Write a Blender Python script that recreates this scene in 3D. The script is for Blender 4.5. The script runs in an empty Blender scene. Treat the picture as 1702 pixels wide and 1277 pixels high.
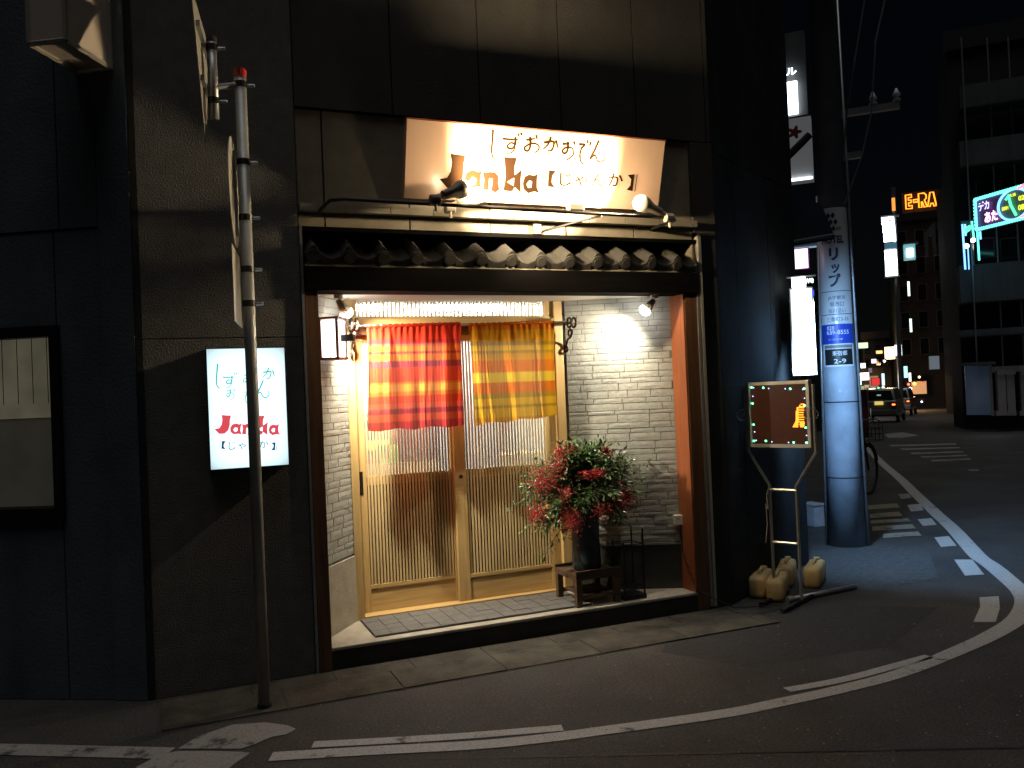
import bpy, bmesh, math, random
from mathutils import Vector, Matrix, noise as mnoise
random.seed(7)
S = bpy.context.scene
COL = S.collection

# ------------------------------------------------------------------ camera, sky, sun, exposure
F, CX, CY, W, H = 1400.0, 851.0, 638.5, 1702.0, 1277.0
YAW, ROLL, PITCH = math.radians(22.3), math.atan(.0425), math.atan(16.5/1400)
CAM = Vector((0, -4.93, 1.55))
FW = Vector((math.sin(YAW)*math.cos(PITCH), math.cos(YAW)*math.cos(PITCH), math.sin(PITCH)))
R0 = Vector((math.cos(YAW), -math.sin(YAW), 0)); U0 = R0.cross(FW)
RT = R0*math.cos(ROLL) - U0*math.sin(ROLL); UP = U0*math.cos(ROLL) + R0*math.sin(ROLL)
cd = bpy.data.cameras.new('camera'); cam = bpy.data.objects.new('camera', cd); COL.objects.link(cam)
m = Matrix((RT, UP, -FW)).transposed().to_4x4(); m.translation = CAM
cam.matrix_world = m
cd.sensor_width = 36; cd.lens = F/W*36; cd.clip_start = .05; cd.clip_end = 2000
S.camera = cam

wd = bpy.data.worlds.new('World'); S.world = wd; wd.use_nodes = True
nt = wd.node_tree
sky = nt.nodes.new('ShaderNodeTexSky'); sky.sky_type = 'NISHITA'; sky.sun_disc = False
SUN_EL, SUN_AZ = math.radians(79), math.radians(192)      # azimuth clockwise from +Y
sky.sun_elevation = SUN_EL; sky.sun_rotation = SUN_AZ
bg = nt.nodes['Background']; bg.inputs['Strength'].default_value = .00045
nt.links.new(sky.outputs[0], bg.inputs['Color'])

sl = bpy.data.lights.new('sun', 'SUN'); sl.energy = .45; sl.angle = math.radians(35); sl.color = (1, .985, .96)
so = bpy.data.objects.new('sun', sl); COL.objects.link(so)
sd = Vector((math.sin(SUN_AZ)*math.cos(SUN_EL), math.cos(SUN_AZ)*math.cos(SUN_EL), math.sin(SUN_EL)))
so.rotation_euler = sd.to_track_quat('Z', 'Y').to_euler(); so.location = (0, 0, 30)

vs = S.view_settings
S.display_settings.display_device = 'sRGB'
vs.view_transform = 'Standard'; vs.look = 'None'; vs.exposure = 0; vs.gamma = 1; vs.use_curve_mapping = False
S.render.engine = 'CYCLES'
S.cycles.use_denoising = True
S.cycles.max_bounces = 6; S.cycles.transparent_max_bounces = 12; S.cycles.sample_clamp_indirect = 4
S.cycles.caustics_reflective = False; S.cycles.caustics_refractive = False

# ------------------------------------------------------------------ helpers
def ray(px, py): return FW + RT*((px-CX)/F) - UP*((py-CY)/F)
def gz(x, y):
    """height of the ground: level at the corner, the street falls away gently"""
    s = x*.70 + y*.714 - 8
    return 0 if s <= 0 else -.015*s*s/(s+4)
def gnd(px, py, z=0.0):
    d = ray(px, py); p = CAM.copy()
    for k in range(30):
        t = (z - CAM.z)/d.z; p = CAM + d*t
        zz = gz(p.x, p.y)
        if abs(zz-z) < 1e-4: break
        z = .5*z+.5*zz
    return p
def pln(px, py, P, N):
    d = ray(px, py); return CAM + d*((Vector(P)-CAM).dot(N)/d.dot(N))
def fac(px, py, y=0.0): return pln(px, py, (0, y, 0), Vector((0, 1, 0)))
def zd(px, py, Z): return CAM + ray(px, py)*Z

class MB:
    def __init__(s): s.v, s.f = [], []
    def poly(s, pts):
        n = len(s.v); s.v += [Vector(p) for p in pts]; s.f.append(tuple(range(n, n+len(pts)))); return s
    def box(s, a, b, M=None):
        x0, y0, z0 = a; x1, y1, z1 = b; n = len(s.v)
        vs_ = [Vector(p) for p in ((x0,y0,z0),(x1,y0,z0),(x1,y1,z0),(x0,y1,z0),(x0,y0,z1),(x1,y0,z1),(x1,y1,z1),(x0,y1,z1))]
        if M is not None: vs_ = [M @ p for p in vs_]
        s.v += vs_
        for q in ((0,3,2,1),(4,5,6,7),(0,1,5,4),(1,2,6,5),(2,3,7,6),(3,0,4,7)): s.f.append(tuple(n+i for i in q))
        return s
    def tube(s, pts, r, n=10, cap=True, closed=False):
        pts = [Vector(p) for p in pts]; k = len(pts); rr = r if isinstance(r, (list, tuple)) else [r]*k
        base = len(s.v); u = None
        for i, p in enumerate(pts):
            a = pts[i-1] if (i > 0 or closed) else p
            b = pts[(i+1) % k] if (i < k-1 or closed) else p
            t = (b-a).normalized()
            if u is None:
                u = t.orthogonal().normalized()
            u = (u - t*u.dot(t)).normalized(); w = t.cross(u)
            for j in range(n):
                an = 2*math.pi*j/n; s.v.append(p + (u*math.cos(an)+w*math.sin(an))*rr[i])
        for i in range(k if closed else k-1):
            i2 = (i+1) % k
            for j in range(n):
                j2 = (j+1) % n
                s.f.append((base+i*n+j, base+i*n+j2, base+i2*n+j2, base+i2*n+j))
        if cap and not closed:
            s.f.append(tuple(base+j for j in reversed(range(n)))); s.f.append(tuple(base+(k-1)*n+j for j in range(n)))
        return s
    def lathe(s, prof, n=24, c=(0,0,0)):
        base = len(s.v); c = Vector(c)
        for r, z in prof:
            for j in range(n):
                a = 2*math.pi*j/n; s.v.append(c+Vector((r*math.cos(a), r*math.sin(a), z)))
        for i in range(len(prof)-1):
            for j in range(n):
                j2 = (j+1) % n; s.f.append((base+i*n+j, base+i*n+j2, base+(i+1)*n+j2, base+(i+1)*n+j))
        s.f.append(tuple(base+j for j in reversed(range(n)))); s.f.append(tuple(base+(len(prof)-1)*n+j for j in range(n)))
        return s
    def prism(s, pts, d):
        """polygon pts extruded by vector d"""
        d = Vector(d); n = len(s.v); k = len(pts); pts = [Vector(p) for p in pts]
        s.v += pts + [p+d for p in pts]
        s.f.append(tuple(range(n, n+k))); s.f.append(tuple(reversed(range(n+k, n+2*k))))
        for i in range(k):
            j = (i+1) % k; s.f.append((n+j, n+i, n+k+i, n+k+j))
        return s
    def grid(s, fn, nu, nv):
        n = len(s.v)
        for i in range(nu+1):
            for j in range(nv+1): s.v.append(Vector(fn(i/nu, j/nv)))
        for i in range(nu):
            for j in range(nv):
                a = n+i*(nv+1)+j; s.f.append((a, a+nv+1, a+nv+2, a+1))
        return s
    def xf(s, M): s.v = [M @ p for p in s.v]; return s

ORG = {}
def setp(o, label=None, cat=None, group=None, kind=None):
    if label: o['label'] = label
    if cat: o['category'] = cat
    if group: o['group'] = group
    if kind: o['kind'] = kind
    return o
def thing(name, label, cat, loc=(0,0,0), group=None, rz=0):
    o = bpy.data.objects.new(name, None); COL.objects.link(o); o.location = loc; o.rotation_euler = (0, 0, rz)
    o.empty_display_size = .1
    ORG[o.name] = Vector(loc)
    return setp(o, label, cat, group)
def link(name, me, parent=None):
    o = bpy.data.objects.new(name, me); COL.objects.link(o)
    if parent is not None: o.parent = parent
    return o
def obj(name, mb, mat, parent=None, smooth=False, bevel=0, local=False, recalc=True):
    """one mesh object; vertices given in world coordinates unless local"""
    off = Vector((0,0,0))
    if parent is not None and not local: off = ORG.get(parent.name, Vector((0,0,0)))
    me = bpy.data.meshes.new(name)
    me.from_pydata([tuple(p-off) for p in mb.v], [], mb.f)
    if recalc or bevel:
        bm = bmesh.new(); bm.from_mesh(me)
        bmesh.ops.recalc_face_normals(bm, faces=bm.faces)
        if bevel:
            bmesh.ops.bevel(bm, geom=[e for e in bm.edges if len(e.link_faces) == 2 and e.calc_face_angle(0) > .6], offset=bevel, segments=2, affect='EDGES', profile=.6)
        bm.to_mesh(me); bm.free()
    me.materials.append(mat)
    if smooth:
        for p in me.polygons: p.use_smooth = True
    o = link(name, me, parent)
    if parent is not None and not local: ORG[o.name] = off
    return o
def struct(name, mb, mat, **k):
    o = obj(name, mb, mat, **k); o['kind'] = 'structure'; return o

# ------------------------------------------------------------------ materials
def mat(name, col, rough=.6, metal=0, var=.25, scale=6, bump=0, bscale=40, spec=.5, col2=None, coat=0):
    M = bpy.data.materials.new(name); M.use_nodes = True; T = M.node_tree; B = T.nodes['Principled BSDF']
    B.inputs['Roughness'].default_value = rough; B.inputs['Metallic'].default_value = metal
    B.inputs['Specular IOR Level'].default_value = spec; B.inputs['Coat Weight'].default_value = coat
    g = T.nodes.new('ShaderNodeNewGeometry')
    n = T.nodes.new('ShaderNodeTexNoise'); n.inputs['Scale'].default_value = scale; n.inputs['Detail'].default_value = 6; n.inputs['Roughness'].default_value = .65
    T.links.new(g.outputs['Position'], n.inputs['Vector'])
    r = T.nodes.new('ShaderNodeValToRGB')
    r.color_ramp.elements[0].position = .3; r.color_ramp.elements[1].position = .7
    c2 = col2 or tuple(c*(1-var) for c in col)
    r.color_ramp.elements[0].color = (*c2, 1); r.color_ramp.elements[1].color = (*[min(1, c*(1+var*.4)) for c in col], 1)
    T.links.new(n.outputs['Fac'], r.inputs['Fac']); T.links.new(r.outputs['Color'], B.inputs['Base Color'])
    if bump:
        n2 = T.nodes.new('ShaderNodeTexNoise'); n2.inputs['Scale'].default_value = bscale; n2.inputs['Detail'].default_value = 5
        T.links.new(g.outputs['Position'], n2.inputs['Vector'])
        b = T.nodes.new('ShaderNodeBump'); b.inputs['Strength'].default_value = bump; b.inputs['Distance'].default_value = .01
        T.links.new(n2.outputs['Fac'], b.inputs['Height']); T.links.new(b.outputs['Normal'], B.inputs['Normal'])
    return M
def emit(name, col, strength, var=0, scale=8):
    M = bpy.data.materials.new(name); M.use_nodes = True; T = M.node_tree; B = T.nodes['Principled BSDF']
    B.inputs['Base Color'].default_value = (*[c*.5 for c in col], 1); B.inputs['Roughness'].default_value = .4
    B.inputs['Emission Color'].default_value = (*col, 1); B.inputs['Emission Strength'].default_value = strength
    if var:
        g = T.nodes.new('ShaderNodeNewGeometry'); n = T.nodes.new('ShaderNodeTexNoise'); n.inputs['Scale'].default_value = scale
        T.links.new(g.outputs['Position'], n.inputs['Vector'])
        q = T.nodes.new('ShaderNodeMapRange'); q.inputs['To Min'].default_value = strength*(1-var); q.inputs['To Max'].default_value = strength*(1+var)
        q.inputs['From Min'].default_value = .3; q.inputs['From Max'].default_value = .7
        T.links.new(n.outputs['Fac'], q.inputs['Value']); T.links.new(q.outputs[0], B.inputs['Emission Strength'])
    return M
def wood(name, c1, c2, rough=.5, axis=2, scale=1.0):
    M = bpy.data.materials.new(name); M.use_nodes = True; T = M.node_tree; B = T.nodes['Principled BSDF']
    B.inputs['Roughness'].default_value = rough
    g = T.nodes.new('ShaderNodeNewGeometry'); mp = T.nodes.new('ShaderNodeMapping')
    sc = [38*scale]*3; sc[axis] = 2.2*scale; mp.inputs['Scale'].default_value = sc
    T.links.new(g.outputs['Position'], mp.inputs['Vector'])
    n = T.nodes.new('ShaderNodeTexNoise'); n.inputs['Scale'].default_value = 1; n.inputs['Detail'].default_value = 8; n.inputs['Distortion'].default_value = .6
    T.links.new(mp.outputs[0], n.inputs['Vector'])
    r = T.nodes.new('ShaderNodeValToRGB'); r.color_ramp.elements[0].position = .32; r.color_ramp.elements[1].position = .68
    r.color_ramp.elements[0].color = (*c2, 1); r.color_ramp.elements[1].color = (*c1, 1)
    T.links.new(n.outputs['Fac'], r.inputs['Fac']); T.links.new(r.outputs['Color'], B.inputs['Base Color'])
    b = T.nodes.new('ShaderNodeBump'); b.inputs['Strength'].default_value = .12; b.inputs['Distance'].default_value = .004
    T.links.new(n.outputs['Fac'], b.inputs['Height']); T.links.new(b.outputs['Normal'], B.inputs['Normal'])
    return M

def asphalt_mat():
    M = mat('asphalt', (.039, .0385, .038), .82, var=.55, scale=1.1, bump=.55, bscale=150)
    T = M.node_tree; B = T.nodes['Principled BSDF']
    g = T.nodes.new('ShaderNodeNewGeometry')
    n = T.nodes.new('ShaderNodeTexNoise'); n.inputs['Scale'].default_value = 75; n.inputs['Detail'].default_value = 5; n.inputs['Roughness'].default_value = .8
    T.links.new(g.outputs['Position'], n.inputs['Vector'])
    r = T.nodes.new('ShaderNodeValToRGB'); r.color_ramp.elements[0].position = .36; r.color_ramp.elements[1].position = .66
    r.color_ramp.elements[0].color = (.12, .12, .12, 1); r.color_ramp.elements[1].color = (2.6, 2.5, 2.35, 1)
    T.links.new(n.outputs['Fac'], r.inputs['Fac'])
    # stains and cracks with a shape of their own
    v = T.nodes.new('ShaderNodeTexVoronoi'); v.feature = 'DISTANCE_TO_EDGE'; v.inputs['Scale'].default_value = .9
    dn = T.nodes.new('ShaderNodeTexNoise'); dn.inputs['Scale'].default_value = 2.5; dn.inputs['Detail'].default_value = 6
    T.links.new(g.outputs['Position'], dn.inputs['Vector'])
    ad = T.nodes.new('ShaderNodeMix'); ad.data_type = 'RGBA'; ad.blend_type = 'ADD'; ad.inputs['Factor'].default_value = .5
    T.links.new(g.outputs['Position'], ad.inputs['A']); T.links.new(dn.outputs['Color'], ad.inputs['B'])
    T.links.new(ad.outputs['Result'], v.inputs['Vector'])
    cr = T.nodes.new('ShaderNodeValToRGB'); cr.color_ramp.elements[0].position = .0; cr.color_ramp.elements[1].position = .012
    cr.color_ramp.elements[0].color = (.82, .82, .82, 1); cr.color_ramp.elements[1].color = (1, 1, 1, 1)
    T.links.new(v.outputs['Distance'], cr.inputs['Fac'])
    src = B.inputs['Base Color'].links[0].from_socket
    m1 = T.nodes.new('ShaderNodeMix'); m1.data_type = 'RGBA'; m1.blend_type = 'MULTIPLY'; m1.inputs['Factor'].default_value = .95
    T.links.new(src, m1.inputs['A']); T.links.new(r.outputs['Color'], m1.inputs['B'])
    m2 = T.nodes.new('ShaderNodeMix'); m2.data_type = 'RGBA'; m2.blend_type = 'MULTIPLY'; m2.inputs['Factor'].default_value = 1
    T.links.new(m1.outputs['Result'], m2.inputs['A']); T.links.new(cr.outputs['Color'], m2.inputs['B'])
    T.links.new(m2.outputs['Result'], B.inputs['Base Color'])
    return M
def paint_mat(name, col=(.44, .43, .41), wear=.55):
    M = bpy.data.materials.new(name); M.use_nodes = True; T = M.node_tree; B = T.nodes['Principled BSDF']; B.inputs['Roughness'].default_value = .75
    g = T.nodes.new('ShaderNodeNewGeometry')
    n = T.nodes.new('ShaderNodeTexNoise'); n.inputs['Scale'].default_value = 4; n.inputs['Detail'].default_value = 12; n.inputs['Roughness'].default_value = .72
    T.links.new(g.outputs['Position'], n.inputs['Vector'])
    r = T.nodes.new('ShaderNodeValToRGB'); p = .28+.16*wear
    r.color_ramp.elements[0].position = p-.03; r.color_ramp.elements[1].position = p+.03
    r.color_ramp.elements[0].color = (.075, .07, .065, 1); r.color_ramp.elements[1].color = (*col, 1)
    T.links.new(n.outputs['Fac'], r.inputs['Fac'])
    n2 = T.nodes.new('ShaderNodeTexNoise'); n2.inputs['Scale'].default_value = 120; n2.inputs['Detail'].default_value = 3
    T.links.new(g.outputs['Position'], n2.inputs['Vector'])
    r2 = T.nodes.new('ShaderNodeValToRGB'); r2.color_ramp.elements[0].position = .3; r2.color_ramp.elements[1].position = .6
    r2.color_ramp.elements[0].color = (.6, .6, .6, 1)
    T.links.new(n2.outputs['Fac'], r2.inputs['Fac'])
    m1 = T.nodes.new('ShaderNodeMix'); m1.data_type = 'RGBA'; m1.blend_type = 'MULTIPLY'; m1.inputs['Factor'].default_value = 1
    T.links.new(r.outputs['Color'], m1.inputs['A']); T.links.new(r2.outputs['Color'], m1.inputs['B'])
    T.links.new(m1.outputs['Result'], B.inputs['Base Color'])
    b = T.nodes.new('ShaderNodeBump'); b.inputs['Strength'].default_value = .3; b.inputs['Distance'].default_value = .006
    T.links.new(n2.outputs['Fac'], b.inputs['Height']); T.links.new(b.outputs['Normal'], B.inputs['Normal'])
    return M

ASPH = asphalt_mat(); PAINT = paint_mat('road_paint'); PAINT_WORN = paint_mat('worn_road_paint', (.31, .30, .285), .95)
YELLOWPAINT = paint_mat('ochre_road_paint', (.28, .25, .18), .9)
CONC = mat('concrete', (.24, .22, .19), .85, var=.35, scale=5, bump=.35, bscale=60)
GUTTER = mat('gutter_concrete', (.066, .060, .046), .9, var=.75, scale=5, bump=.7, bscale=90)
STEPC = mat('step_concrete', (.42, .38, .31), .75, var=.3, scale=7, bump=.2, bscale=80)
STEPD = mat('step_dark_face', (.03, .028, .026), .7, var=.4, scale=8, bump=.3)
PLASTER = mat('rough_plaster', (.155, .15, .138), .9, var=.25, scale=9, bump=.9, bscale=110)
PANELL = mat('left_wall_panel', (.10, .125, .145), .7, var=.25, scale=3, bump=.3, bscale=60)
PANEL = mat('dark_wall_panel', (.042, .044, .044), .95, var=.4, scale=2.2, bump=.3, bscale=60, spec=.08)
UPPER = mat('upper_wall_panel', (.058, .054, .047), .75, var=.25, scale=5, bump=.35, bscale=90)
FASCIA = mat('fascia_tile', (.30, .26, .19), .55, var=.25, scale=7, bump=.12, bscale=120)
JOINT = mat('joint_mortar', (.05, .045, .04), .9)
BRICK = mat('split_face_brick', (.40, .405, .37), .8, var=.16, scale=22, bump=.25, bscale=55)
BRICKMORTAR = mat('brick_mortar', (.19, .185, .165), .9, var=.2, scale=20)
WAINS = mat('dark_wainscot', (.045, .05, .042), .25, var=.3, scale=4, spec=.5)
SKIRT = mat('cream_skirting', (.45, .41, .33), .8, var=.25, scale=9, bump=.3, bscale=70)
CEDAR = wood('door_wood', (.58, .40, .17), (.44, .285, .105), .45, 2)
CEDARX = wood('door_wood_rail', (.58, .40, .17), (.44, .285, .105), .45, 0)
SLATW = wood('slat_wood', (.66, .50, .26), (.54, .39, .18), .5, 2)
BROWNW = wood('brown_wood', (.17, .085, .04), (.10, .045, .02), .5, 2)
ORANGEW = wood('orange_wood', (.40, .125, .045), (.29, .08, .027), .45, 2)
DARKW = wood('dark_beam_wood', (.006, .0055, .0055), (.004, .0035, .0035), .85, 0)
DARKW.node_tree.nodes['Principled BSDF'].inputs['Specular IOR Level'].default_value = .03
STOOLW = wood('stool_wood', (.12, .07, .04), (.05, .03, .018), .6, 0)
LANTW = wood('lantern_wood', (.38, .15, .07), (.25, .09, .04), .45, 2)
TILE = mat('roof_tile_clay', (.055, .052, .046), .55, var=.3, scale=9, bump=.15, bscale=60)
STEEL = mat('galvanised_steel', (.42, .43, .44), .42, metal=.7, var=.25, scale=15)
POLEP = mat('pole_paint', (.42, .42, .40), .45, metal=.3, var=.2, scale=8)
SIGNBACK = mat('sign_back_grey', (.36, .35, .31), .5, metal=.3, var=.12, scale=4)
BLACKM = mat('black_metal', (.022, .02, .02), .45, metal=.4, var=.3, scale=20)
IRON = mat('wrought_iron', (.05, .035, .028), .55, metal=.5, var=.4, scale=30)
DARKRUB = mat('dark_rubber', (.02, .02, .02), .8)
REDCAP = mat('red_cap', (.5, .03, .03), .4)
CHROME = mat('stainless_tube', (.66, .62, .54), .28, metal=.9, var=.15, scale=20)
ALU = mat('aluminium_frame', (.62, .58, .50), .38, metal=.6, var=.12, scale=12)
WHITEP = mat('peach_acrylic', (.90, .60, .42), .22, var=.04, scale=3, spec=.5)
CREAM = mat('cream_wall', (.72, .68, .6), .8, var=.08)
VASEG = mat('dark_glazed_ceramic', (.025, .04, .055), .18, var=.8, scale=9, col2=(.055, .085, .10), spec=.6)
TANK = mat('yellowed_plastic', (.82, .62, .30), .45, var=.3, scale=10, col2=(.62, .42, .17))
POLEC = mat('pole_concrete', (.38, .43, .50), .75, var=.3, scale=3.5, bump=.15, bscale=80)  # grey concrete with some of the blue light put into its colour
POLEU = mat('pole_unlit_concrete', (.15, .155, .16), .8, var=.2, scale=6)  # same concrete, darkened in colour where the light stops above the notice
LAMPB = mat('lamp_body', (.16, .13, .10), .45, metal=.3, var=.3, scale=30)
LAMPW = mat('lamp_cream_body', (.62, .55, .42), .5, var=.15, scale=30)
PRINTB = mat('brown_print', (.030, .014, .006), .8, var=.1, spec=.03)
NAVY = mat('navy_print', (.015, .02, .10), .5, var=.1)
BLUEP = mat('blue_print', (.02, .06, .42), .45, var=.08)
BLACKP = mat('black_print', (.012, .015, .015), .45, var=.1)
WHITEPR = mat('white_print', (.75, .76, .78), .5, var=.05)
SHEET = mat('white_plastic_sheet', (.66, .69, .70), .3, var=.06, scale=3, coat=.4)
GREYSIGN = mat('grey_sign_sheet', (.45, .45, .45), .5, var=.1)
CARP = mat('silver_car_paint', (.34, .34, .31), .3, metal=.5, var=.05, coat=.5)
CARG = mat('car_glass', (.01, .012, .014), .08, var=.1, spec=.8)
BLDD = mat('dark_building', (.035, .035, .036), .85, var=.3, scale=.8)
BLDG = mat('grey_building', (.13, .135, .14), .85, var=.25, scale=.7)
BLDB = mat('tan_building', (.28, .22, .17), .85, var=.3, scale=.6)
STONE = mat('pale_stone', (.34, .33, .29), .75, var=.2, scale=3)

def streaks(M, amt=.55, sx=9.0):
    # rain streaks and grime running down the wall, irregular
    T = M.node_tree; B = T.nodes['Principled BSDF']; src = B.inputs['Base Color'].links[0].from_socket
    g = T.nodes.new('ShaderNodeNewGeometry'); mp = T.nodes.new('ShaderNodeMapping'); mp.inputs['Scale'].default_value = (sx, sx, .45)
    T.links.new(g.outputs['Position'], mp.inputs['Vector'])
    n = T.nodes.new('ShaderNodeTexNoise'); n.inputs['Scale'].default_value = 1; n.inputs['Detail'].default_value = 7; n.inputs['Distortion'].default_value = .5
    T.links.new(mp.outputs[0], n.inputs['Vector'])
    r = T.nodes.new('ShaderNodeValToRGB'); r.color_ramp.elements[0].position = .38; r.color_ramp.elements[1].position = .62
    r.color_ramp.elements[0].color = (1-amt,)*3+(1,); r.color_ramp.elements[1].color = (1.04, 1.03, 1.02, 1)
    T.links.new(n.outputs['Fac'], r.inputs['Fac'])
    m_ = T.nodes.new('ShaderNodeMix'); m_.data_type = 'RGBA'; m_.blend_type = 'MULTIPLY'; m_.inputs['Factor'].default_value = 1
    T.links.new(src, m_.inputs['A']); T.links.new(r.outputs['Color'], m_.inputs['B']); T.links.new(m_.outputs['Result'], B.inputs['Base Color'])
for M_ in (PANELL, PANEL, UPPER, BLDG): streaks(M_, .16, 3.2)
streaks(WHITEP, .06, 4)
# ------------------------------------------------------------------ lettering (flat print)
def text_mb(s, size=1.0, align='CENTER', bold=0.0):
    cu = bpy.data.curves.new('lettering', 'FONT'); cu.body = s; cu.size = size; cu.align_x = align; cu.align_y = 'CENTER'
    cu.resolution_u = 3; cu.offset = bold
    o = bpy.data.objects.new('lettering', cu); COL.objects.link(o)
    dg = bpy.context.evaluated_depsgraph_get(); me = bpy.data.meshes.new_from_object(o.evaluated_get(dg))
    mb = MB(); mb.v = [v.co.copy() for v in me.vertices]; mb.f = [tuple(p.vertices) for p in me.polygons]
    bpy.data.objects.remove(o); bpy.data.curves.remove(cu); bpy.data.meshes.remove(me)
    return mb
def fit(mb, w, h):
    xs = [p.x for p in mb.v]; ys = [p.y for p in mb.v]
    if not xs: return mb
    cx, cy = (min(xs)+max(xs))/2, (min(ys)+max(ys))/2
    kx = w/max(1e-6, max(xs)-min(xs)); ky = h/max(1e-6, max(ys)-min(ys))
    mb.v = [Vector(((p.x-cx)*kx, (p.y-cy)*ky, 0)) for p in mb.v]; return mb
def outline_mb(loops):
    cu = bpy.data.curves.new('outline', 'CURVE'); cu.dimensions = '2D'; cu.fill_mode = 'BOTH'
    for L in loops:
        sp = cu.splines.new('POLY'); sp.points.add(len(L)-1)
        for q, p in zip(sp.points, L): q.co = (p[0], p[1], 0, 1)
        sp.use_cyclic_u = True
    o = bpy.data.objects.new('outline', cu); COL.objects.link(o)
    dg = bpy.context.evaluated_depsgraph_get(); me = bpy.data.meshes.new_from_object(o.evaluated_get(dg))
    mb = MB(); mb.v = [v.co.copy() for v in me.vertices]; mb.f = [tuple(p.vertices) for p in me.polygons]
    bpy.data.objects.remove(o); bpy.data.curves.remove(cu); bpy.data.meshes.remove(me)
    return mb
def smooth_line(pts, n=6):
    P = [Vector((*p, 0)) for p in pts]
    if len(P) < 3: return P
    out = []
    for i in range(len(P)-1):
        a = P[max(i-1, 0)]; b = P[i]; c = P[i+1]; d = P[min(i+2, len(P)-1)]
        for k in range(n):
            t = k/n
            out.append(.5*((2*b)+(c-a)*t+(2*a-5*b+4*c-d)*t*t+(3*b-a-3*c+d)*t*t*t))
    out.append(P[-1]); return out
def stroke_mb(strokes, w):
    mb = MB()
    for st in strokes:
        P = smooth_line(st); k = len(P); n0 = len(mb.v)
        for i, p in enumerate(P):
            t = (P[min(i+1, k-1)]-P[max(i-1, 0)]); t = t.normalized() if t.length > 0 else Vector((1, 0, 0))
            nrm = Vector((-t.y, t.x, 0)); ww = w*(1.0-.45*i/(k-1))
            mb.v += [p+nrm*ww, p-nrm*ww]
        for i in range(k-1): mb.f.append((n0+2*i, n0+2*i+1, n0+2*i+3, n0+2*i+2))
    return mb
# brush strokes in the photograph's own proportions
KANA = {
 'shi': [[(342,105),(335,200),(330,290),(345,340),(370,350)]],
 'zu': [[(420,180),(480,186),(550,188)],[(528,165),(526,230),(500,262),(468,255),(464,235),(490,215),(522,228),(518,272),(490,298),(450,300)],[(552,140),(560,162)],[(575,130),(584,155)]],
 'o': [[(620,192),(660,188),(695,180)],[(655,165),(656,240),(640,280),(614,277),(610,252),(650,226),(700,222),(732,245),(724,280),(690,298)],[(703,150),(716,186)]],
 'ka': [[(775,215),(840,205),(862,218),(850,268),(828,285),(806,278)],[(835,165),(815,222),(768,270)],[(880,195),(900,265)]],
 'o2': [[(938,226),(970,227),(1002,222)],[(985,205),(986,270),(966,305),(942,296),(946,270),(990,254),(1030,268),(1036,318),(980,362)],[(1038,205),(1050,240)]],
 'de': [[(1085,230),(1115,232),(1142,229)],[(1142,229),(1106,275),(1100,340),(1114,385),(1140,400)],[(1166,195),(1160,226)],[(1190,210),(1184,250)]],
 'n': [[(1265,200),(1230,280),(1192,355),(1225,325),(1245,335),(1262,370),(1298,381),(1326,350),(1315,310)]],
}
LOGO = [
 [[(350,272),(390,278),(432,281),(422,330),(421,380),(408,430),(375,462),(330,462),(290,412),(330,405),(350,372),(357,320)]],
 [[(526,362),(502,374),(470,362),(440,374),(424,405),(426,445),(450,471),(482,470),(502,470),(522,481),(512,440),(514,400)],[(466,403),(488,410),(486,440),(464,449),(450,426)]],
 [[(524,372),(548,379),(566,372),(596,377),(614,398),(612,440),(620,474),(596,493),(572,479),(580,430),(578,414),(564,410),(560,430),(560,478),(524,473),(533,420)]],
 [[(645,290),(680,297),(717,297),(704,345),(704,394),(725,378),(746,360),(739,425),(743,496),(706,462),(692,487),(640,480),(654,400)],[(664,432),(702,407),(700,455)]],
 [[(840,386),(817,398),(790,389),(764,402),(752,436),(758,474),(784,497),(810,490),(826,488),(849,496),(836,465),(834,428)],[(790,424),(807,430),(803,464),(784,466),(774,446)]],
]
BRKT_L = [[[(889,362),(893,362),(882,463),(878,463)]], [[(905,368),(946,373),(926,400),(922,435),(942,466),(900,460)]]]
BRKT_R = [[[(1388,400),(1432,397),(1426,493),(1386,485),(1409,460),(1412,425)]], [[(1446,398),(1451,398),(1443,496),(1438,496)]]]
def z5(p): return (740+p[0]/5.319, 200+p[1]/5.319)
def z3(p): return (640+p[0]/3.546, 180+p[1]/3.546)

# ------------------------------------------------------------------ ground and road markings
gm = MB()
xs = [-40,-20,-10,-6,-3,-1,0,1,2,3,4,5,6,7,8,9,10,12,14,17,20,24,28,34,40,50,65,90,130,200,320]
ys = [-60,-30,-15,-8,-5,-3,-2,-1,0,1,2,3,4,5,6,7,8,10,12,15,18,22,27,34,42,55,75,110,170,300]
n0 = 0
for x in xs:
    for y in ys: gm.v.append(Vector((x, y, gz(x, y))))
for i in range(len(xs)-1):
    for j in range(len(ys)-1):
        a = i*len(ys)+j; gm.f.append((a, a+len(ys), a+len(ys)+1, a+1))
struct('road', gm, ASPH)

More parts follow.
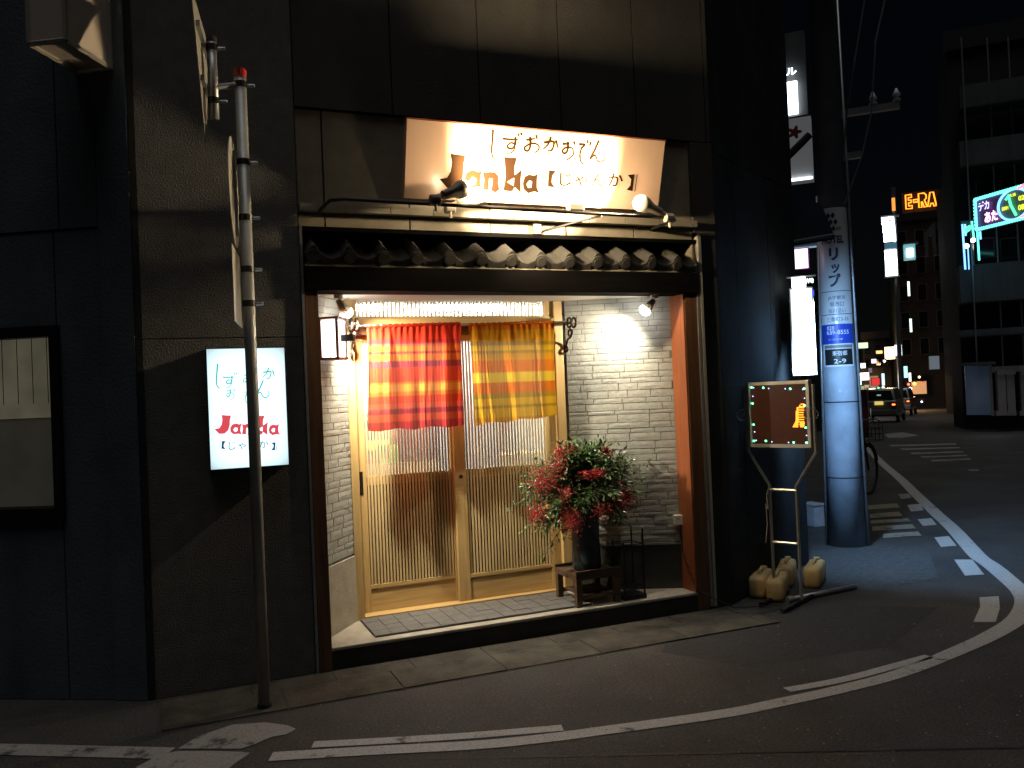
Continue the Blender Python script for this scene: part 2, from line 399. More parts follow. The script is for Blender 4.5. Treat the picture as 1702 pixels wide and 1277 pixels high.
def flat(name, pts, m_, lift=.004):
    mb = MB(); P = [Vector((p[0], p[1], gz(p[0], p[1])+lift)) for p in pts]; mb.poly(P)
    return struct(name, mb, m_)
def cat_rom(P, n=6): return [Vector((q.x, q.y)) for q in smooth_line([(p[0], p[1]) for p in P], n)]
def strip(name, line, w, m_, lift=.004):
    mb = MB(); k = len(line)
    for i, p in enumerate(line):
        t = (line[min(i+1, k-1)]-line[max(i-1, 0)]).normalized(); nn = Vector((-t.y, t.x))
        ww = w(p) if callable(w) else w
        for s in (-1, 1):
            q = p+nn*(s*ww/2); mb.v.append(Vector((q.x, q.y, gz(q.x, q.y)+lift)))
    for i in range(k-1): mb.f.append((2*i, 2*i+2, 2*i+3, 2*i+1))
    return struct(name, mb, m_, recalc=False)
EDGE = [tuple(gnd(*q)[:2]) for q in ((450,1259),(600,1250),(800,1239),(917,1227),(1000,1216),(1200,1188),(1300,1168),(1400,1146),(1500,1119),(1600,1079),(1655,1053),(1690,1030),(1704,1006),(1699,987),(1678,966),(1648,941))]+[(6.3,.2),(6.688,.63),(7.298,1.3),(7.95,2.06),(9.172,3.46),(10.41,4.85),(12.24,6.95),(14.8,9.8),(17.5,12.7)]
edge = cat_rom(EDGE)
strip('edge_line', edge, lambda p: .092+.05*min(1,max(0,(p.x-3.5)/2.5)), PAINT)
strip('edge_line', cat_rom([(-2.5,.75),(-1.6,.12),(-.77,-.369),(-.35,-.62),(-.05,-.80)]), .12, PAINT_WORN)
def pxpoly(name, px, m_, lift=.004): return flat(name, [gnd(*p) for p in px], m_, lift)
strip('dash_line', cat_rom([gnd(520,1239),gnd(650,1232),gnd(780,1224),gnd(935,1211)]), .07, PAINT)
strip('dash_line', cat_rom([gnd(1308,1148),gnd(1400,1131),gnd(1480,1110),gnd(1545,1092)]), .065, PAINT)
pxpoly('dash_mark', [(1618,1035),(1655,1035),(1662,1012),(1660,992),(1628,994),(1629,1010)], PAINT)
pxpoly('dash_mark', [(1586,931),(1616,931),(1636,956),(1604,958)], PAINT)
pxpoly('dash_mark', [(1553,894),(1577,892),(1590,908),(1564,910)], PAINT)
pxpoly('dash_mark', [(1525,864),(1548,862),(1557,873),(1534,875)], PAINT)
pxpoly('dash_mark', [(1508,840),(1530,838),(1535,849),(1514,851)], PAINT)
pxpoly('dash_mark', [(1493,822),(1511,821),(1515,828),(1498,830)], PAINT_WORN)
for a, b, y0, y1 in ((1440,1496,841,848),(1446,1500,855,862),(1447,1514,866,871),(1450,1522,876,883),(1468,1532,888,895)):
    pxpoly('faded_stripe', [(a, y1), (b, y1-4), (b-6, y0-4), (a, y0)], YELLOWPAINT)
for k, y in enumerate((740,746,753,759,765)):
    pxpoly('crosswalk_stripe', [(1482+k*17, y+2.4), (1590+k*6, y-.6), (1588+k*6, y-2.6), (1478+k*17, y+.2)], PAINT_WORN)
pxpoly('faded_arrow', [(1470,722),(1500,719),(1528,724),(1500,728),(1476,728)], PAINT_WORN)
pxpoly('crosswalk_stripe', [(1608,781),(1625,781),(1628,783),(1612,783)], PAINT_WORN)
# worn stop marking at the left, in three broken pieces
pxpoly('stop_marking', [(296,1246),(330,1225),(386,1206),(440,1202),(478,1207),(492,1213),(476,1222),(452,1226),(420,1240),(400,1246)], PAINT_WORN)
pxpoly('stop_marking', [(226,1277),(262,1258),(294,1250),(352,1250),(418,1252),(394,1268),(372,1285),(225,1285)], PAINT_WORN, .0045)

# ground strip of gutter covers along the front, each slab a piece
gut = struct('gutter', MB().box((-.1,-.52,-.1),(3.62,-.02,.002)), JOINT)
x = -.08; k = 0
while x < 3.6:
    w = .60; b = MB().box((x,-.51,-.08),(min(x+w-.007,3.61),-.205,.007+random.uniform(0,.003)))
    o = obj('gutter_slab', b, GUTTER, gut); x += w
x = -.08
while x < 3.6:
    w = .45; obj('kerb_strip', MB().box((x,-.198,-.08),(min(x+w-.008,3.61),-.03,.006)), GUTTER, gut); x += w

# a seam in the asphalt, patched areas, loose gravel
SEAM = mat('tar_seam', (.012, .011, .011), .6)
strip('road_seam', cat_rom([gnd(700,1262),gnd(1000,1257),gnd(1350,1250),gnd(1740,1243)]), .012, SEAM, .003)
strip('road_seam', cat_rom([gnd(610,1140),gnd(760,1117),gnd(900,1090),gnd(1040,1066),gnd(1200,1036),gnd(1335,1003)]), .010, SEAM, .0035)
PATCHM = asphalt_mat(); PATCHM.name = 'darker_asphalt_patch'
flat('asphalt_patch', [gnd(1120,1040),gnd(1330,1006),gnd(1560,1010),gnd(1480,1075),gnd(1250,1110),gnd(1100,1085)], mat('patch_asphalt', (.030, .030, .031), .85, var=.6, scale=30, bump=.6, bscale=120), .002)
flat('asphalt_patch', [gnd(1350,915),gnd(1470,905),gnd(1545,920),gnd(1560,960),gnd(1450,985),gnd(1345,965)], mat('grey_patch_asphalt', (.060, .060, .058), .85, var=.6, scale=22, bump=.6, bscale=120), .0022)
rg = random.Random(9); gv = MB()
for k in range(420):
    px, py = rg.uniform(250,1700), rg.uniform(1030,1275); p = gnd(px, py)
    if p.y > -.06 or p.x < -.6: continue
    r = rg.choice((.002,.003,.003,.005,.007)); n0 = len(gv.v); a = rg.uniform(0,6)
    gv.v += [p+Vector((r*math.cos(a+t),r*math.sin(a+t),.004)) for t in (0,1.7,3.3,4.9)]+[p+Vector((0,0,.005+r*.7))]
    gv.f += [(n0,n0+1,n0+4),(n0+1,n0+2,n0+4),(n0+2,n0+3,n0+4),(n0+3,n0,n0+4)]
setp(obj('loose_gravel', gv, mat('pale_gravel', (.26,.25,.23), .8, var=.5, scale=60)), kind='stuff')
# ------------------------------------------------------------------ the corner building
BO = Vector((2, .8, 0))
bld = thing('corner_building', 'dark corner building with a small lit restaurant front under a strip of roof tiles', 'building', BO)
A = Vector((3.62, 0, 0)); Bc = Vector((5.03, .81, 0)); Cc = Vector((8.5, 5.6, 0)); Lc = Vector((-.14, 0, 0)); LD = Vector((-.866, .5, 0)); HT = 9.0
def wallseg(name, p, q, z0, z1, y0, y1, m_, parent=bld, **k):
    """box from p to q along the wall line; y0..y1 measured inwards"""
    p = Vector(p); q = Vector(q); t = (q-p); L = t.length; t.normalize(); n = Vector((-t.y, t.x, 0))
    if n.y < 0 and abs(n.y) > .2: n = -n
    M = Matrix((t, n, Vector((0, 0, 1)))).transposed().to_4x4(); M.translation = Vector((p.x, p.y, 0))
    return obj(name, MB().box((0, y0, z0), (L, y1, z1), M), m_, parent, **k)
def panels(p, q, z0, z1, cols, rows, m_, gap=.008, proud=.02, back=JOINT):
    p = Vector(p); q = Vector(q); t = (q-p).normalized(); L = (q-p).length
    ce = [0]+[c for c in cols if 0 < c < L]+[L]; re_ = [z0]+list(rows)+[z1]
    for i in range(len(ce)-1):
        for j in range(len(re_)-1):
            wallseg('wall_panel', p+t*(ce[i]+gap/2), p+t*(ce[i+1]-gap/2), re_[j]+gap/2, re_[j+1]-gap/2, -proud+random.uniform(0,.002), .012, m_)
# facade left of the opening: rough plaster with a faint joint
wallseg('wall', Lc, (.735,0,0), 0, HT, .012, .3, JOINT)
panels(Lc, (.735,0,0), .0, HT, [], [1.93, 4.6], PLASTER, .006, .0)
wallseg('pilaster_edge', Lc+Vector((.0,0,0)), Lc+Vector((.03,0,0)), 0, HT, -.008, .0, PANEL)
# left face with the frosted window
NL = Vector((-.5, -.866, 0))
w_tr = pln(86,560,Lc,NL); w_br = pln(91,842,Lc,NL)
tw = (w_tr-Lc).dot(LD); WZ1, WZ0 = w_tr.z, w_br.z
def LP(t, z=0): return Vector((Lc.x+LD.x*t, Lc.y+LD.y*t, z))
LT = 7.0
wallseg('wall', LP(0), LP(tw), 0, HT, .012, .3, JOINT)
wallseg('wall', LP(tw), LP(LT), 0, WZ0, .012, .3, JOINT)
wallseg('wall', LP(tw), LP(LT), WZ1, HT, .012, .3, JOINT)
def lpanel(t0, t1, z0, z1, proud=0.0): wallseg('wall_panel', LP(t0+.004), LP(t1-.004), z0+.004, z1-.004, -proud, .012, PANELL)
tj = (pln(166,420,Lc,NL)-Lc).dot(LD); zj = pln(90,383,Lc,NL).z; tv = (pln(95,250,Lc,NL)-Lc).dot(LD)
lpanel(0, tj, 0, HT, .012)
lpanel(tj, tw-.03, 0, zj)
lpanel(tj, tv, zj, HT, .006); lpanel(tv, tv+1.6, zj, HT, .006); lpanel(tv+1.6, LT, zj, HT, .006)
lpanel(tw-.03, LT, WZ1+.05, zj); lpanel(tw-.03, LT, 0, WZ0-.05)
def frosted_window_mat(name, ctop, s):
    M = emit(name, ctop, s, .25, 5); T = M.node_tree; B = T.nodes['Principled BSDF']; B.inputs['Roughness'].default_value = .3
    return M
win = wallseg('window', LP(tw-.05), LP(tw+1.9), WZ0-.06, WZ0-.005, -.03, .06, BLACKM)
win.name = 'window'
def wpart(name, t0, t1, z0, z1, y0, y1, m_):
    o = wallseg(name, LP(t0), LP(t1), z0, z1, -y1, -y0, m_, parent=win); return o
wpart('window_frame', tw-.05, tw, WZ0-.005, WZ1+.06, -.06, .03, BLACKM)
wpart('window_frame', tw, tw+1.9, WZ1, WZ1+.06, -.06, .03, BLACKM)
zm = WZ0+(WZ1-WZ0)*.335
WUP = frosted_window_mat('upper_lit_pane', (.62,.57,.38), .10); WLO = frosted_window_mat('lower_dim_pane', (.5,.48,.36), .022)
zm = pln(60,695,Lc,NL).z
wpart('pane', tw, tw+1.9, zm, WZ1, -.05, -.04, WUP); wpart('pane', tw, tw+1.9, WZ0, zm-.004, -.055, -.045, WLO)
for k in range(9): wpart('muntin', tw+.06+.09*k, tw+.063+.09*k, zm+.08, WZ1-.001, -.0395, -.037, JOINT)
# right of the opening, the turned corner and the hidden street side
wallseg('wall', (3.485,0,0), A, 0, 2.62, .012, .3, JOINT)
panels((3.485,0,0), A, 0, 2.62, [], [], PANEL, .004, 0)
wallseg('wall', A, Bc, 0, HT, .012, .3, JOINT)
panels(A, Bc, 0, HT, [.35, 1.0], [1.55, 3.2, 5.2], PANEL, .007, 0)
wallseg('wall', Bc, Cc, 0, HT, .012, .3, PANEL)
# upper facade and the lighter fascia field with its ledge
wallseg('wall', (.735,0,0), A, 2.6, HT, .05, .3, JOINT)
panels((.735,0,0), A, 3.262, HT, [.02+.565*k for k in range(1,6)], [4.35, 6.2], UPPER, .008, .0)
wallseg('wall_panel', (3.44,0,0), A, 2.62, 3.258, .0, .05, UPPER)
xj = [.735,.892,1.405,1.93,2.46,2.97,3.44]
for i in range(6):
    wallseg('fascia_tile', (xj[i]+.005,0,0), (xj[i+1]-.005,0,0), 2.70, 3.255, .022, .05, FASCIA)
    wallseg('fascia_tile', (xj[i]+.005,0,0), (xj[i+1]-.005,0,0), 2.572, 2.648, .022, .05, FASCIA)
led = wallseg('ledge', (.735,0,0), (3.44,0,0), 2.652, 2.69, .0, .05, JOINT)
x = .74
while x < 3.42:
    wallseg('ledge_tile', (x,0,0), (min(x+.262,3.438),0,0), 2.65, 2.694, -.05, .0, FASCIA, parent=led); x += .266
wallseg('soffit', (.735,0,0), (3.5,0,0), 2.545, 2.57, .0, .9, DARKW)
# opening: posts, metal edging, beam
def fbox(name, x0, x1, y0, y1, z0, z1, m_, parent=bld, **k): return obj(name, MB().box((x0,y0,z0),(x1,y1,z1)), m_, parent, **k)
fbox('door_post', .755, .828, -.012, .2, .0, 2.19, BROWNW)
fbox('metal_edging', .736, .752, -.016, .1, .0, 2.57, STEEL)
fbox('door_post', 3.335, 3.43, -.01, .14, .0, 2.19, BROWNW)
fbox('post_facing', 3.322, 3.333, -.004, .16, .13, 2.19, ORANGEW)
fbox('metal_edging', 3.432, 3.452, -.018, .1, .02, 2.19, STEEL); fbox('metal_edging', 3.458, 3.48, -.022, .1, .02, 2.6, ALU)
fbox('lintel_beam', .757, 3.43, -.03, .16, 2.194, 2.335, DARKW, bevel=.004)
fbox('entrance_ceiling', .757, 3.43, .162, .75, 2.20, 2.24, CREAM)
fbox('side_wall', .736, .756, .02, .9, 2.34, 2.545, UPPER); fbox('side_wall', 3.44, 3.456, .02, .9, 2.34, 2.545, FASCIA)
obj('gable_flashing', MB().prism([(3.436,.01,2.36),(3.436,.01,2.545),(3.436,.6,2.545)], (-.01,0,0)), FASCIA, bld)
# step
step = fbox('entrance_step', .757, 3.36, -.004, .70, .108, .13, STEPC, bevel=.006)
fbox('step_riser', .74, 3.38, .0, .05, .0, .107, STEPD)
# tiled eave: every roof tile a piece
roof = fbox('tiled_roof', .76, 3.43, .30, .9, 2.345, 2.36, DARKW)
def tile_mesh(front):
    mb = MB(); n = 14; Lh = .34; P = .206
    def prof(u):
        xx = u*P
        r = .062
        if u < .42: zz = math.sin(u/.42*math.pi)*.055
        else: zz = -math.sin((u-.42)/.58*math.pi)*.022
        return xx, zz
    top = [prof(i/n) for i in range(n+1)]
    for yy, dz in ((0, 0), (Lh, .0)):
        for xx, zz in top: mb.v.append(Vector((xx, yy, zz+dz+.022)))
    for yy in (0, Lh):
        for xx, zz in top: mb.v.append(Vector((xx, yy, zz)))
    k = n+1
    for i in range(n):
        mb.f.append((i, i+1, k+i+1, k+i)); mb.f.append((2*k+i, 3*k+i, 3*k+i+1, 2*k+i+1)); mb.f.append((i, 2*k+i, 2*k+i+1, i+1))
    mb.f.append((0, k, 3*k, 2*k)); mb.f.append((n, 2*k+n, 3*k+n, k+n))
    if front:
        # round end disc under the crest and a hanging lip under the trough
        c = Vector((.21*P, -.012, .012))
        ring = [Vector((c.x+.043*math.cos(a), c.y, c.z+.043*math.sin(a))) for a in [2*math.pi*i/16 for i in range(16)]]
        mb.prism(ring, (0, .02, 0))
        ring = [Vector((c.x+.031*math.cos(a), c.y-.006, c.z+.031*math.sin(a))) for a in [2*math.pi*i/14 for i in range(14)]]
        mb.prism(ring, (0, .008, 0))
        lip = [(P*(.42+.58*i/7), -.008, -math.sin(i/7*math.pi)*.022+.02) for i in range(8)]+[(P*(1-.58*i/7), -.008, -math.sin(i/7*math.pi)*.03-.038) for i in range(8)]
        mb.prism(lip, (0, .016, 0))
    me = bpy.data.meshes.new('roof_tile'); me.from_pydata([tuple(p) for p in mb.v], [], mb.f)
    bm = bmesh.new(); bm.from_mesh(me); bmesh.ops.recalc_face_normals(bm, faces=bm.faces); bm.to_mesh(me); bm.free()
    me.materials.append(TILE); return me
TF, TB = tile_mesh(True), tile_mesh(False)
for r in range(3):
    for k in range(13):
        o = link('roof_tile', TF if r == 0 else TB, roof)
        o.location = Vector((.765+.2045*k+random.uniform(-.004,.004), -.035+.225*r, 2.378+.122*r+random.uniform(-.003,.003)))-BO
        o.rotation_euler = (math.radians(27)+random.uniform(-.01,.01), random.uniform(-.012,.012), random.uniform(-.01,.01))
fbox('mortar_strip', .76, 3.43, -.026, .05, 2.336, 2.352, FASCIA)
# splayed brick walls beside the door
def brick_mesh(seed):
    rnd = random.Random(seed); n, h = 5, 2; mb = MB()
    for i in range(n+1):
        for j in range(h+1):
            e = i in (0, n) or j in (0, h)
            mb.v.append(Vector((i/n, 0 if e else -1-rnd.uniform(-.5,.6), j/h)))
    for i in range(n):
        for j in range(h):
            a = i*(h+1)+j; mb.f.append((a, a+h+1, a+h+2, a+1))
    base = len(mb.v)
    for p in ((0,3,0),(1,3,0),(1,3,1),(0,3,1)): mb.v.append(Vector(p))
    mb.f.append((0, base, base+1, n*(h+1))); mb.f.append((h, n*(h+1)+h, base+2, base+3)); mb.f.append((0, h, base+3, base)); mb.f.append((n*(h+1), base+1, base+2, n*(h+1)+h))
    me = bpy.data.meshes.new('brick'); me.from_pydata([tuple(p) for p in mb.v], [], mb.f)
    bm = bmesh.new(); bm.from_mesh(me); bmesh.ops.recalc_face_normals(bm, faces=bm.faces); bm.to_mesh(me); bm.free()
    me.materials.append(BRICK); return me
BR = [brick_mesh(s) for s in range(9)]
def brick_wall(p, q, z0, z1, lens):
    p = Vector(p); q = Vector(q); t = (q-p); L = t.length; t.normalize(); n = Vector((-t.y, t.x, 0))
    w = wallseg('brick_wall', p, q, z0, z1, .004, .10, BRICKMORTAR)
    a = math.atan2(t.y, t.x); z = z0+.002; hs = [.055,.034,.044,.057,.03,.048,.038,.056]; r = 0
    while z < z1-.02:
        h = min(hs[r % 8]*random.uniform(.94,1.06), z1-z); xx = -random.uniform(0, lens[0])
        while xx < L:
            l = random.uniform(*lens); x0 = max(xx, 0)+.0025; x1 = min(xx+l, L)-.0025
            if x1-x0 > .015:
                o = link('brick', random.choice(BR), w)
                o.location = p+t*x0-n*random.uniform(.0, .0022)+Vector((0,0,z+.002))-BO
                o.rotation_euler = (0, random.uniform(-.006,.006), a+random.uniform(-.008,.008)); o.scale = (x1-x0, random.choice((.0007,.0010,.0014)), h-.004)
            xx += l
        z += h; r += 1
brick_wall((2.655,.50,0), (3.33,.165,0), .455, 2.2, (.13,.30))
brick_wall((.835,.20,0), (1.10,.545,0), .56, 2.2, (.12,.24))
wallseg('wainscot', (2.655,.485,0), (3.33,.15,0), .13, .44, .0, .09, WAINS)
wallseg('wainscot_cap', (2.655,.480,0), (3.33,.145,0), .441, .454, .0, .09, STEEL)
wallseg('skirting', (.835,.18,0), (1.10,.525,0), .131, .55, .0, .1, SKIRT)
# doors: frame, transom and two sliding lattice doors
DY = .56
fbox('door_frame', 1.085, 1.135, DY-.05, DY+.1, .131, 2.2, CEDAR); fbox('door_frame', 2.575, 2.64, DY-.05, DY+.1, .131, 2.2, CEDAR)
fbox('head_rail', 1.137, 2.573, DY-.05, DY+.1, 2.03, 2.075, CEDARX); fbox('head_rail', 1.137, 2.573, DY-.035, DY+.1, 1.975, 2.028, BROWNW)
fbox('threshold', 1.137, 2.573, DY-.06, DY+.1, .131, .15, CEDARX)
GL = bpy.data.materials.new('window_glass'); GL.use_nodes = True
T = GL.node_tree; T.nodes.remove(T.nodes['Principled BSDF'])
tr = T.nodes.new('ShaderNodeBsdfTransparent'); tl = T.nodes.new('ShaderNodeBsdfTranslucent'); gl = T.nodes.new('ShaderNodeBsdfGlossy'); gl.inputs['Roughness'].default_value = .1
tr.inputs[0].default_value = (.9,.93,.92,1); tl.inputs[0].default_value = (.9,.9,.88,1); gl.inputs[0].default_value = (.8,.8,.8,1)
m1 = T.nodes.new('ShaderNodeMixShader'); m1.inputs[0].default_value = .10
m2 = T.nodes.new('ShaderNodeMixShader'); m2.inputs[0].default_value = .05
T.links.new(tr.outputs[0], m1.inputs[1]); T.links.new(tl.outputs[0], m1.inputs[2]); T.links.new(m1.outputs[0], m2.inputs[1]); T.links.new(gl.outputs[0], m2.inputs[2])
T.links.new(m2.outputs[0], T.nodes['Material Output'].inputs[0])
BACKP = mat('door_back_board', (.17, .115, .055), .6, var=.2, scale=8)
def box_mesh(name, m_, bev=0):
    mb = MB().box((0,0,0),(1,1,1)); me = bpy.data.meshes.new(name); me.from_pydata([tuple(p) for p in mb.v], [], mb.f); me.materials.append(m_); return me
SLATME = box_mesh('slat', SLATW)
def slats(parent, x0, x1, n, y, z0, z1, w):
    p = (x1-x0)/n
    for i in range(n):
        o = link('slat', SLATME, parent); o.location = Vector((x0+p*(i+.5)-w/2+random.uniform(-.0006,.0006), y+.004+random.uniform(-.0008,.0008), z0))-BO; o.scale = (w, .007, z1-z0)
trn = fbox('transom', 1.137, 2.573, DY-.03, DY+.02, 2.077, 2.098, CEDARX)
fbox('transom_frame', 1.137, 1.165, DY-.03, DY+.02, 2.099, 2.2, CEDAR, trn); fbox('transom_frame', 2.50, 2.573, DY-.03, DY+.02, 2.099, 2.2, CEDAR, trn)
slats(trn, 1.168, 2.497, 48, DY-.012, 2.099, 2.199, .0085)
fbox('pane', 1.166, 2.499, DY+.006, DY+.009, 2.099, 2.199, GL, trn)
def sliding_door(x0, x1, y, sl, sr, n):
    d = fbox('sliding_door', x0, x0+sl, y-.016, y+.018, .152, 1.974, CEDAR, bevel=.002)
    fbox('stile', x1-sr, x1, y-.016, y+.018, .152, 1.974, CEDAR, d, bevel=.002)
    fbox('rail', x0+sl+.001, x1-sr-.001, y-.015, y+.017, 1.93, 1.974, CEDARX, d)
    fbox('rail', x0+sl+.001, x1-sr-.001, y-.015, y+.017, .305, .328, CEDARX, d)
    fbox('kick_panel', x0+sl+.001, x1-sr-.001, y-.008, y+.012, .152, .304, CEDARX, d)
    fbox('middle_rail', x0+sl+.001, x1-sr-.001, y+.001, y+.014, .985, 1.045, CEDARX, d)
    fbox('back_board', x0+sl+.001, x1-sr-.001, y+.004, y+.012, .329, .984, BACKP, d)
    fbox('pane', x0+sl+.001, x1-sr-.001, y+.006, y+.009, 1.046, 1.929, GL, d)
    slats(d, x0+sl+.002, x1-sr-.002, n, y-.0125, .329, 1.929, .0118)
    return d
dl = sliding_door(1.139, 1.86, DY+.05, .062, .07, 27); dr = sliding_door(1.80, 2.571, DY+.008, .082, .072, 27)
fbox('handle', 1.150, 1.176, DY+.030, DY+.036, .93, 1.08, BLACKM, dl)
obj('finger_pull', MB().tube([(1.842,DY-.010,1.0),(1.842,DY-.004,1.0)], .013, 12), BLACKM, dr)
# the room behind the doors
RM = mat('room_wall', (.62,.58,.5), .8, var=.1); RMF = mat('room_floor', (.2,.13,.08), .6)
RML = wood('room_dimmed_wall', (.20,.12,.06), (.13,.075,.035), .5, 2)  # brown lower wall, put in to dim the view below the curtains
fbox('room_wall', .9, 3.3, 3.4, 3.45, 1.42, 2.6, RM); fbox('room_dimmed_wall', .9, 3.3, 3.38, 3.45, .13, 1.419, RML); fbox('room_wall', .85, .9, .72, 3.4, .13, 2.6, RM); fbox('room_wall', 3.3, 3.35, .72, 3.4, .13, 2.6, RM)
fbox('room_ceiling', .9, 3.3, .72, 3.4, 2.55, 2.6, RM); fbox('room_floor', .9, 3.3, .72, 3.4, .09, .128, RMF)
fbox('room_wall', .9, 1.09, .70, .718, .13, 2.6, RM); fbox('room_wall', 2.64, 3.3, .70, .718, .13, 2.6, RM); fbox('room_wall', 1.09, 2.64, .70, .718, 2.2, 2.6, RM)
fbox('room_counter', 1.0, 3.2, 1.9, 2.3, .13, 1.02, CEDARX); fbox('room_shelf', 1.0, 3.2, 3.15, 3.39, 1.35, 1.38, CEDARX)
TUBE = emit('fluorescent_tube', (.93,.97,1.0), 330)
for x0, x1, y in ((1.12,1.45,.98),(1.75,2.35,.98),(1.4,2.8,2.1)):
    obj('ceiling_tube', MB().tube([(x0,y,2.205 if y < 1 else 2.44),(x1,y,2.205 if y < 1 else 2.44)], .022, 10), TUBE, bld, smooth=True)
YEL = mat('yellow_poster', (.75,.62,.06), .6); GRN = mat('green_poster', (.2,.45,.08), .6); RED = mat('red_poster', (.6,.08,.05), .6)
for i, (px, py, m_) in enumerate(((632,752,YEL),(648,760,GRN),(795,748,YEL),(800,765,GRN),(615,770,RED))):
    q = fac(px, py, 1.9); fbox('menu_card', q.x-.09, q.x+.09, 1.95, 1.955, q.z-.06, q.z+.1, m_)
q = fac(705,765,1.9); obj('curtain_shadow_form', MB().lathe([(.02,1.021),(.2,1.021),(.23,1.1),(.21,1.3),(.12,1.38),(.03,1.41)], 24, (q.x,2.1,0)), BLACKM, bld, smooth=True)  # the curtain's round shadow on the doors, built as a black pot form
fbox('room_partition', 2.0, 2.5, 1.5, 1.52, .13, 1.75, mat('grey_partition', (.28,.28,.27), .7))

# ------------------------------------------------------------------ the signboard above and its two lamps
sg = thing('signboard', 'wide white shop signboard lit from below above the tiled eave', 'sign', (2.23, -.1, 2.74))
TLc, BLc = Vector((1.362,-.19,3.176)), Vector((1.35,-.06,2.745))
SW = Vector((1.765,0,0)); SV = TLc-Vector((TLc.x-.0, 0, 0))
def sgn(u, v, out=0.0):
    P = Vector((1.342+1.752*u, -.095-.13*v, 2.738+.432*v)); N = Vector((0,-.955,-.296)); return P+N*out
mb = MB(); c = [sgn(0,0),sgn(1,0),sgn(1,1),sgn(0,1)]; mb.prism(c, Vector((0,.052,.016)))
obj('sign_face', mb, WHITEP, sg, bevel=.002)
mb = MB(); mb.prism([sgn(-.003,1.004,.004),sgn(1.003,1.004,.004),sgn(1.003,1.016,.004),sgn(-.003,1.016,.004)], Vector((0,.06,.018)))
obj('sign_rim', mb, mat('red_brown_rim', (.30,.09,.05), .4), sg)
for x in (1.7, 2.75):
    obj('bracket', MB().box((x,-.13,2.93),(x+.04,.02,2.97)), STEEL, sg); obj('bracket', MB().box((x+.002,-.07,2.80),(x+.038,.02,2.84)), STEEL, sg)
QN = [(676,203),(1096,240),(1091.5,352),(668,326)]  # the board's corners in the photograph, for laying out its lettering
def inv_bil(px, py):
    a, b, c_, d = [Vector(p) for p in (QN[3], QN[2], QN[1], QN[0])]; u = v = .5; p = Vector((px, py))
    for _ in range(8):
        f = a*(1-u)*(1-v)+b*u*(1-v)+c_*u*v+d*(1-u)*v-p
        fu = (b-a)*(1-v)+(c_-d)*v; fv = (d-a)*(1-u)+(c_-b)*u; det = fu.x*fv.y-fu.y*fv.x
        u -= (f.x*fv.y-f.y*fv.x)/det; v -= (fu.x*f.y-fu.y*f.x)/det
    return u, v
def on_sign(mb, conv):
    out = []
    for p in mb.v:
        u, v = inv_bil(*conv(p)); out.append(sgn(u, v, .0025))
    mb.v = out; return mb
for kname in ('shi','zu','o','ka','o2','de','n'): obj('lettering', on_sign(stroke_mb(KANA[kname], 10.5), z5), PRINTB, sg, recalc=False)
for L in LOGO+BRKT_L+BRKT_R: obj('lettering', on_sign(outline_mb(L), z3), PRINTB, sg, recalc=False)
tx = fit(text_mb('じゃんか', 1, bold=.012), 390, 80); tx.v = [Vector((1165+p.x, 425+10*p.x/390-p.y, 0)) for p in tx.v]
obj('lettering', on_sign(tx, z3), PRINTB, sg, recalc=False)

lb = thing('lamp_bar', 'thin black pipe bar carrying the sign lamps in front of the ledge', 'pipe bar', (2, 0, 2.64))
obj('bar', MB().tube([(.85,.02,2.655),(.87,-.30,2.655),(.93,-.345,2.655),(2.0,-.345,2.645),(3.02,-.345,2.635),(3.09,-.30,2.635),(3.10,.02,2.635)], .011, 8), BLACKM, lb, smooth=True)
obj('brace', MB().tube([(2.30,.03,2.60),(2.55,-.30,2.64)], .008, 6), BLACKM, lb); obj('mount', MB().box((2.22,-.0,2.575),(2.27,.03,2.66)), STEEL, lb)
obj('junction_box', MB().box((2.32,-.33,2.66),(2.42,-.27,2.70)), LAMPW, lb, bevel=.006)
BULB = emit('halogen_face', (1.0,.80,.52), 40)
def sign_lamp(name, label, base, aim, m_, e, cone=150, bl=.7):
    base = Vector(base); d = (Vector(aim)-base).normalized(); t = thing(name, label, 'spotlight', base, 'spotlights below the signboard')
    obj('joint', MB().tube([base+Vector((-.03,0,-.012)),base+Vector((.03,0,-.012))], .032, 12), m_, t, smooth=False, bevel=.006)
    obj('thumb_screw', MB().tube([base+Vector((0,-.01,-.03)),base+Vector((0,-.01,-.075))], .009, 8), m_, t)
    s0 = base+d*.03
    obj('neck', MB().tube([base, base+d*.055], .017, 10), m_, t, smooth=True)
    P = [s0+d*k for k in (.02,.03,.09,.14,.175)]
    obj('lamp_shade', MB().tube(P, [.02,.027,.030,.050,.054], 18, cap=True), m_, t, smooth=True)
    f = s0+d*.176
    obj('lamp_lens', MB().tube([f, f+d*.022, f+d*.040, f+d*.048], [.051,.047,.032,.012], 18), BULB, t, smooth=True)
    li = bpy.data.lights.new('sign_lamp_light', 'SPOT'); li.energy = e; li.color = (1,.77,.47); li.spot_size = math.radians(cone); li.spot_blend = bl; li.shadow_soft_size = .035
    lo = bpy.data.objects.new('sign_lamp_light', li); COL.objects.link(lo); lo.parent = t
    lo.location = f+d*.065-base; lo.rotation_euler = (-d).to_track_quat('Z', 'Y').to_euler()
    return t
sign_lamp('sign_spotlight', 'black backed spotlight at the left end of the lamp bar, aimed right', (1.425,-.44,2.662), (2.4,-.17,3.06), LAMPB, 220, 160, .6)
sign_lamp('sign_spotlight', 'cream spotlight at the right end of the lamp bar, its bright face showing', (3.00,-.365,2.64), (2.2,-.28,2.98), LAMPW, 205)
sign_lamp('sign_spotlight', 'cream spotlight under the middle of the logo on the signboard', (1.60,-.17,2.685), (2.0,-.10,2.86), LAMPW, 2)

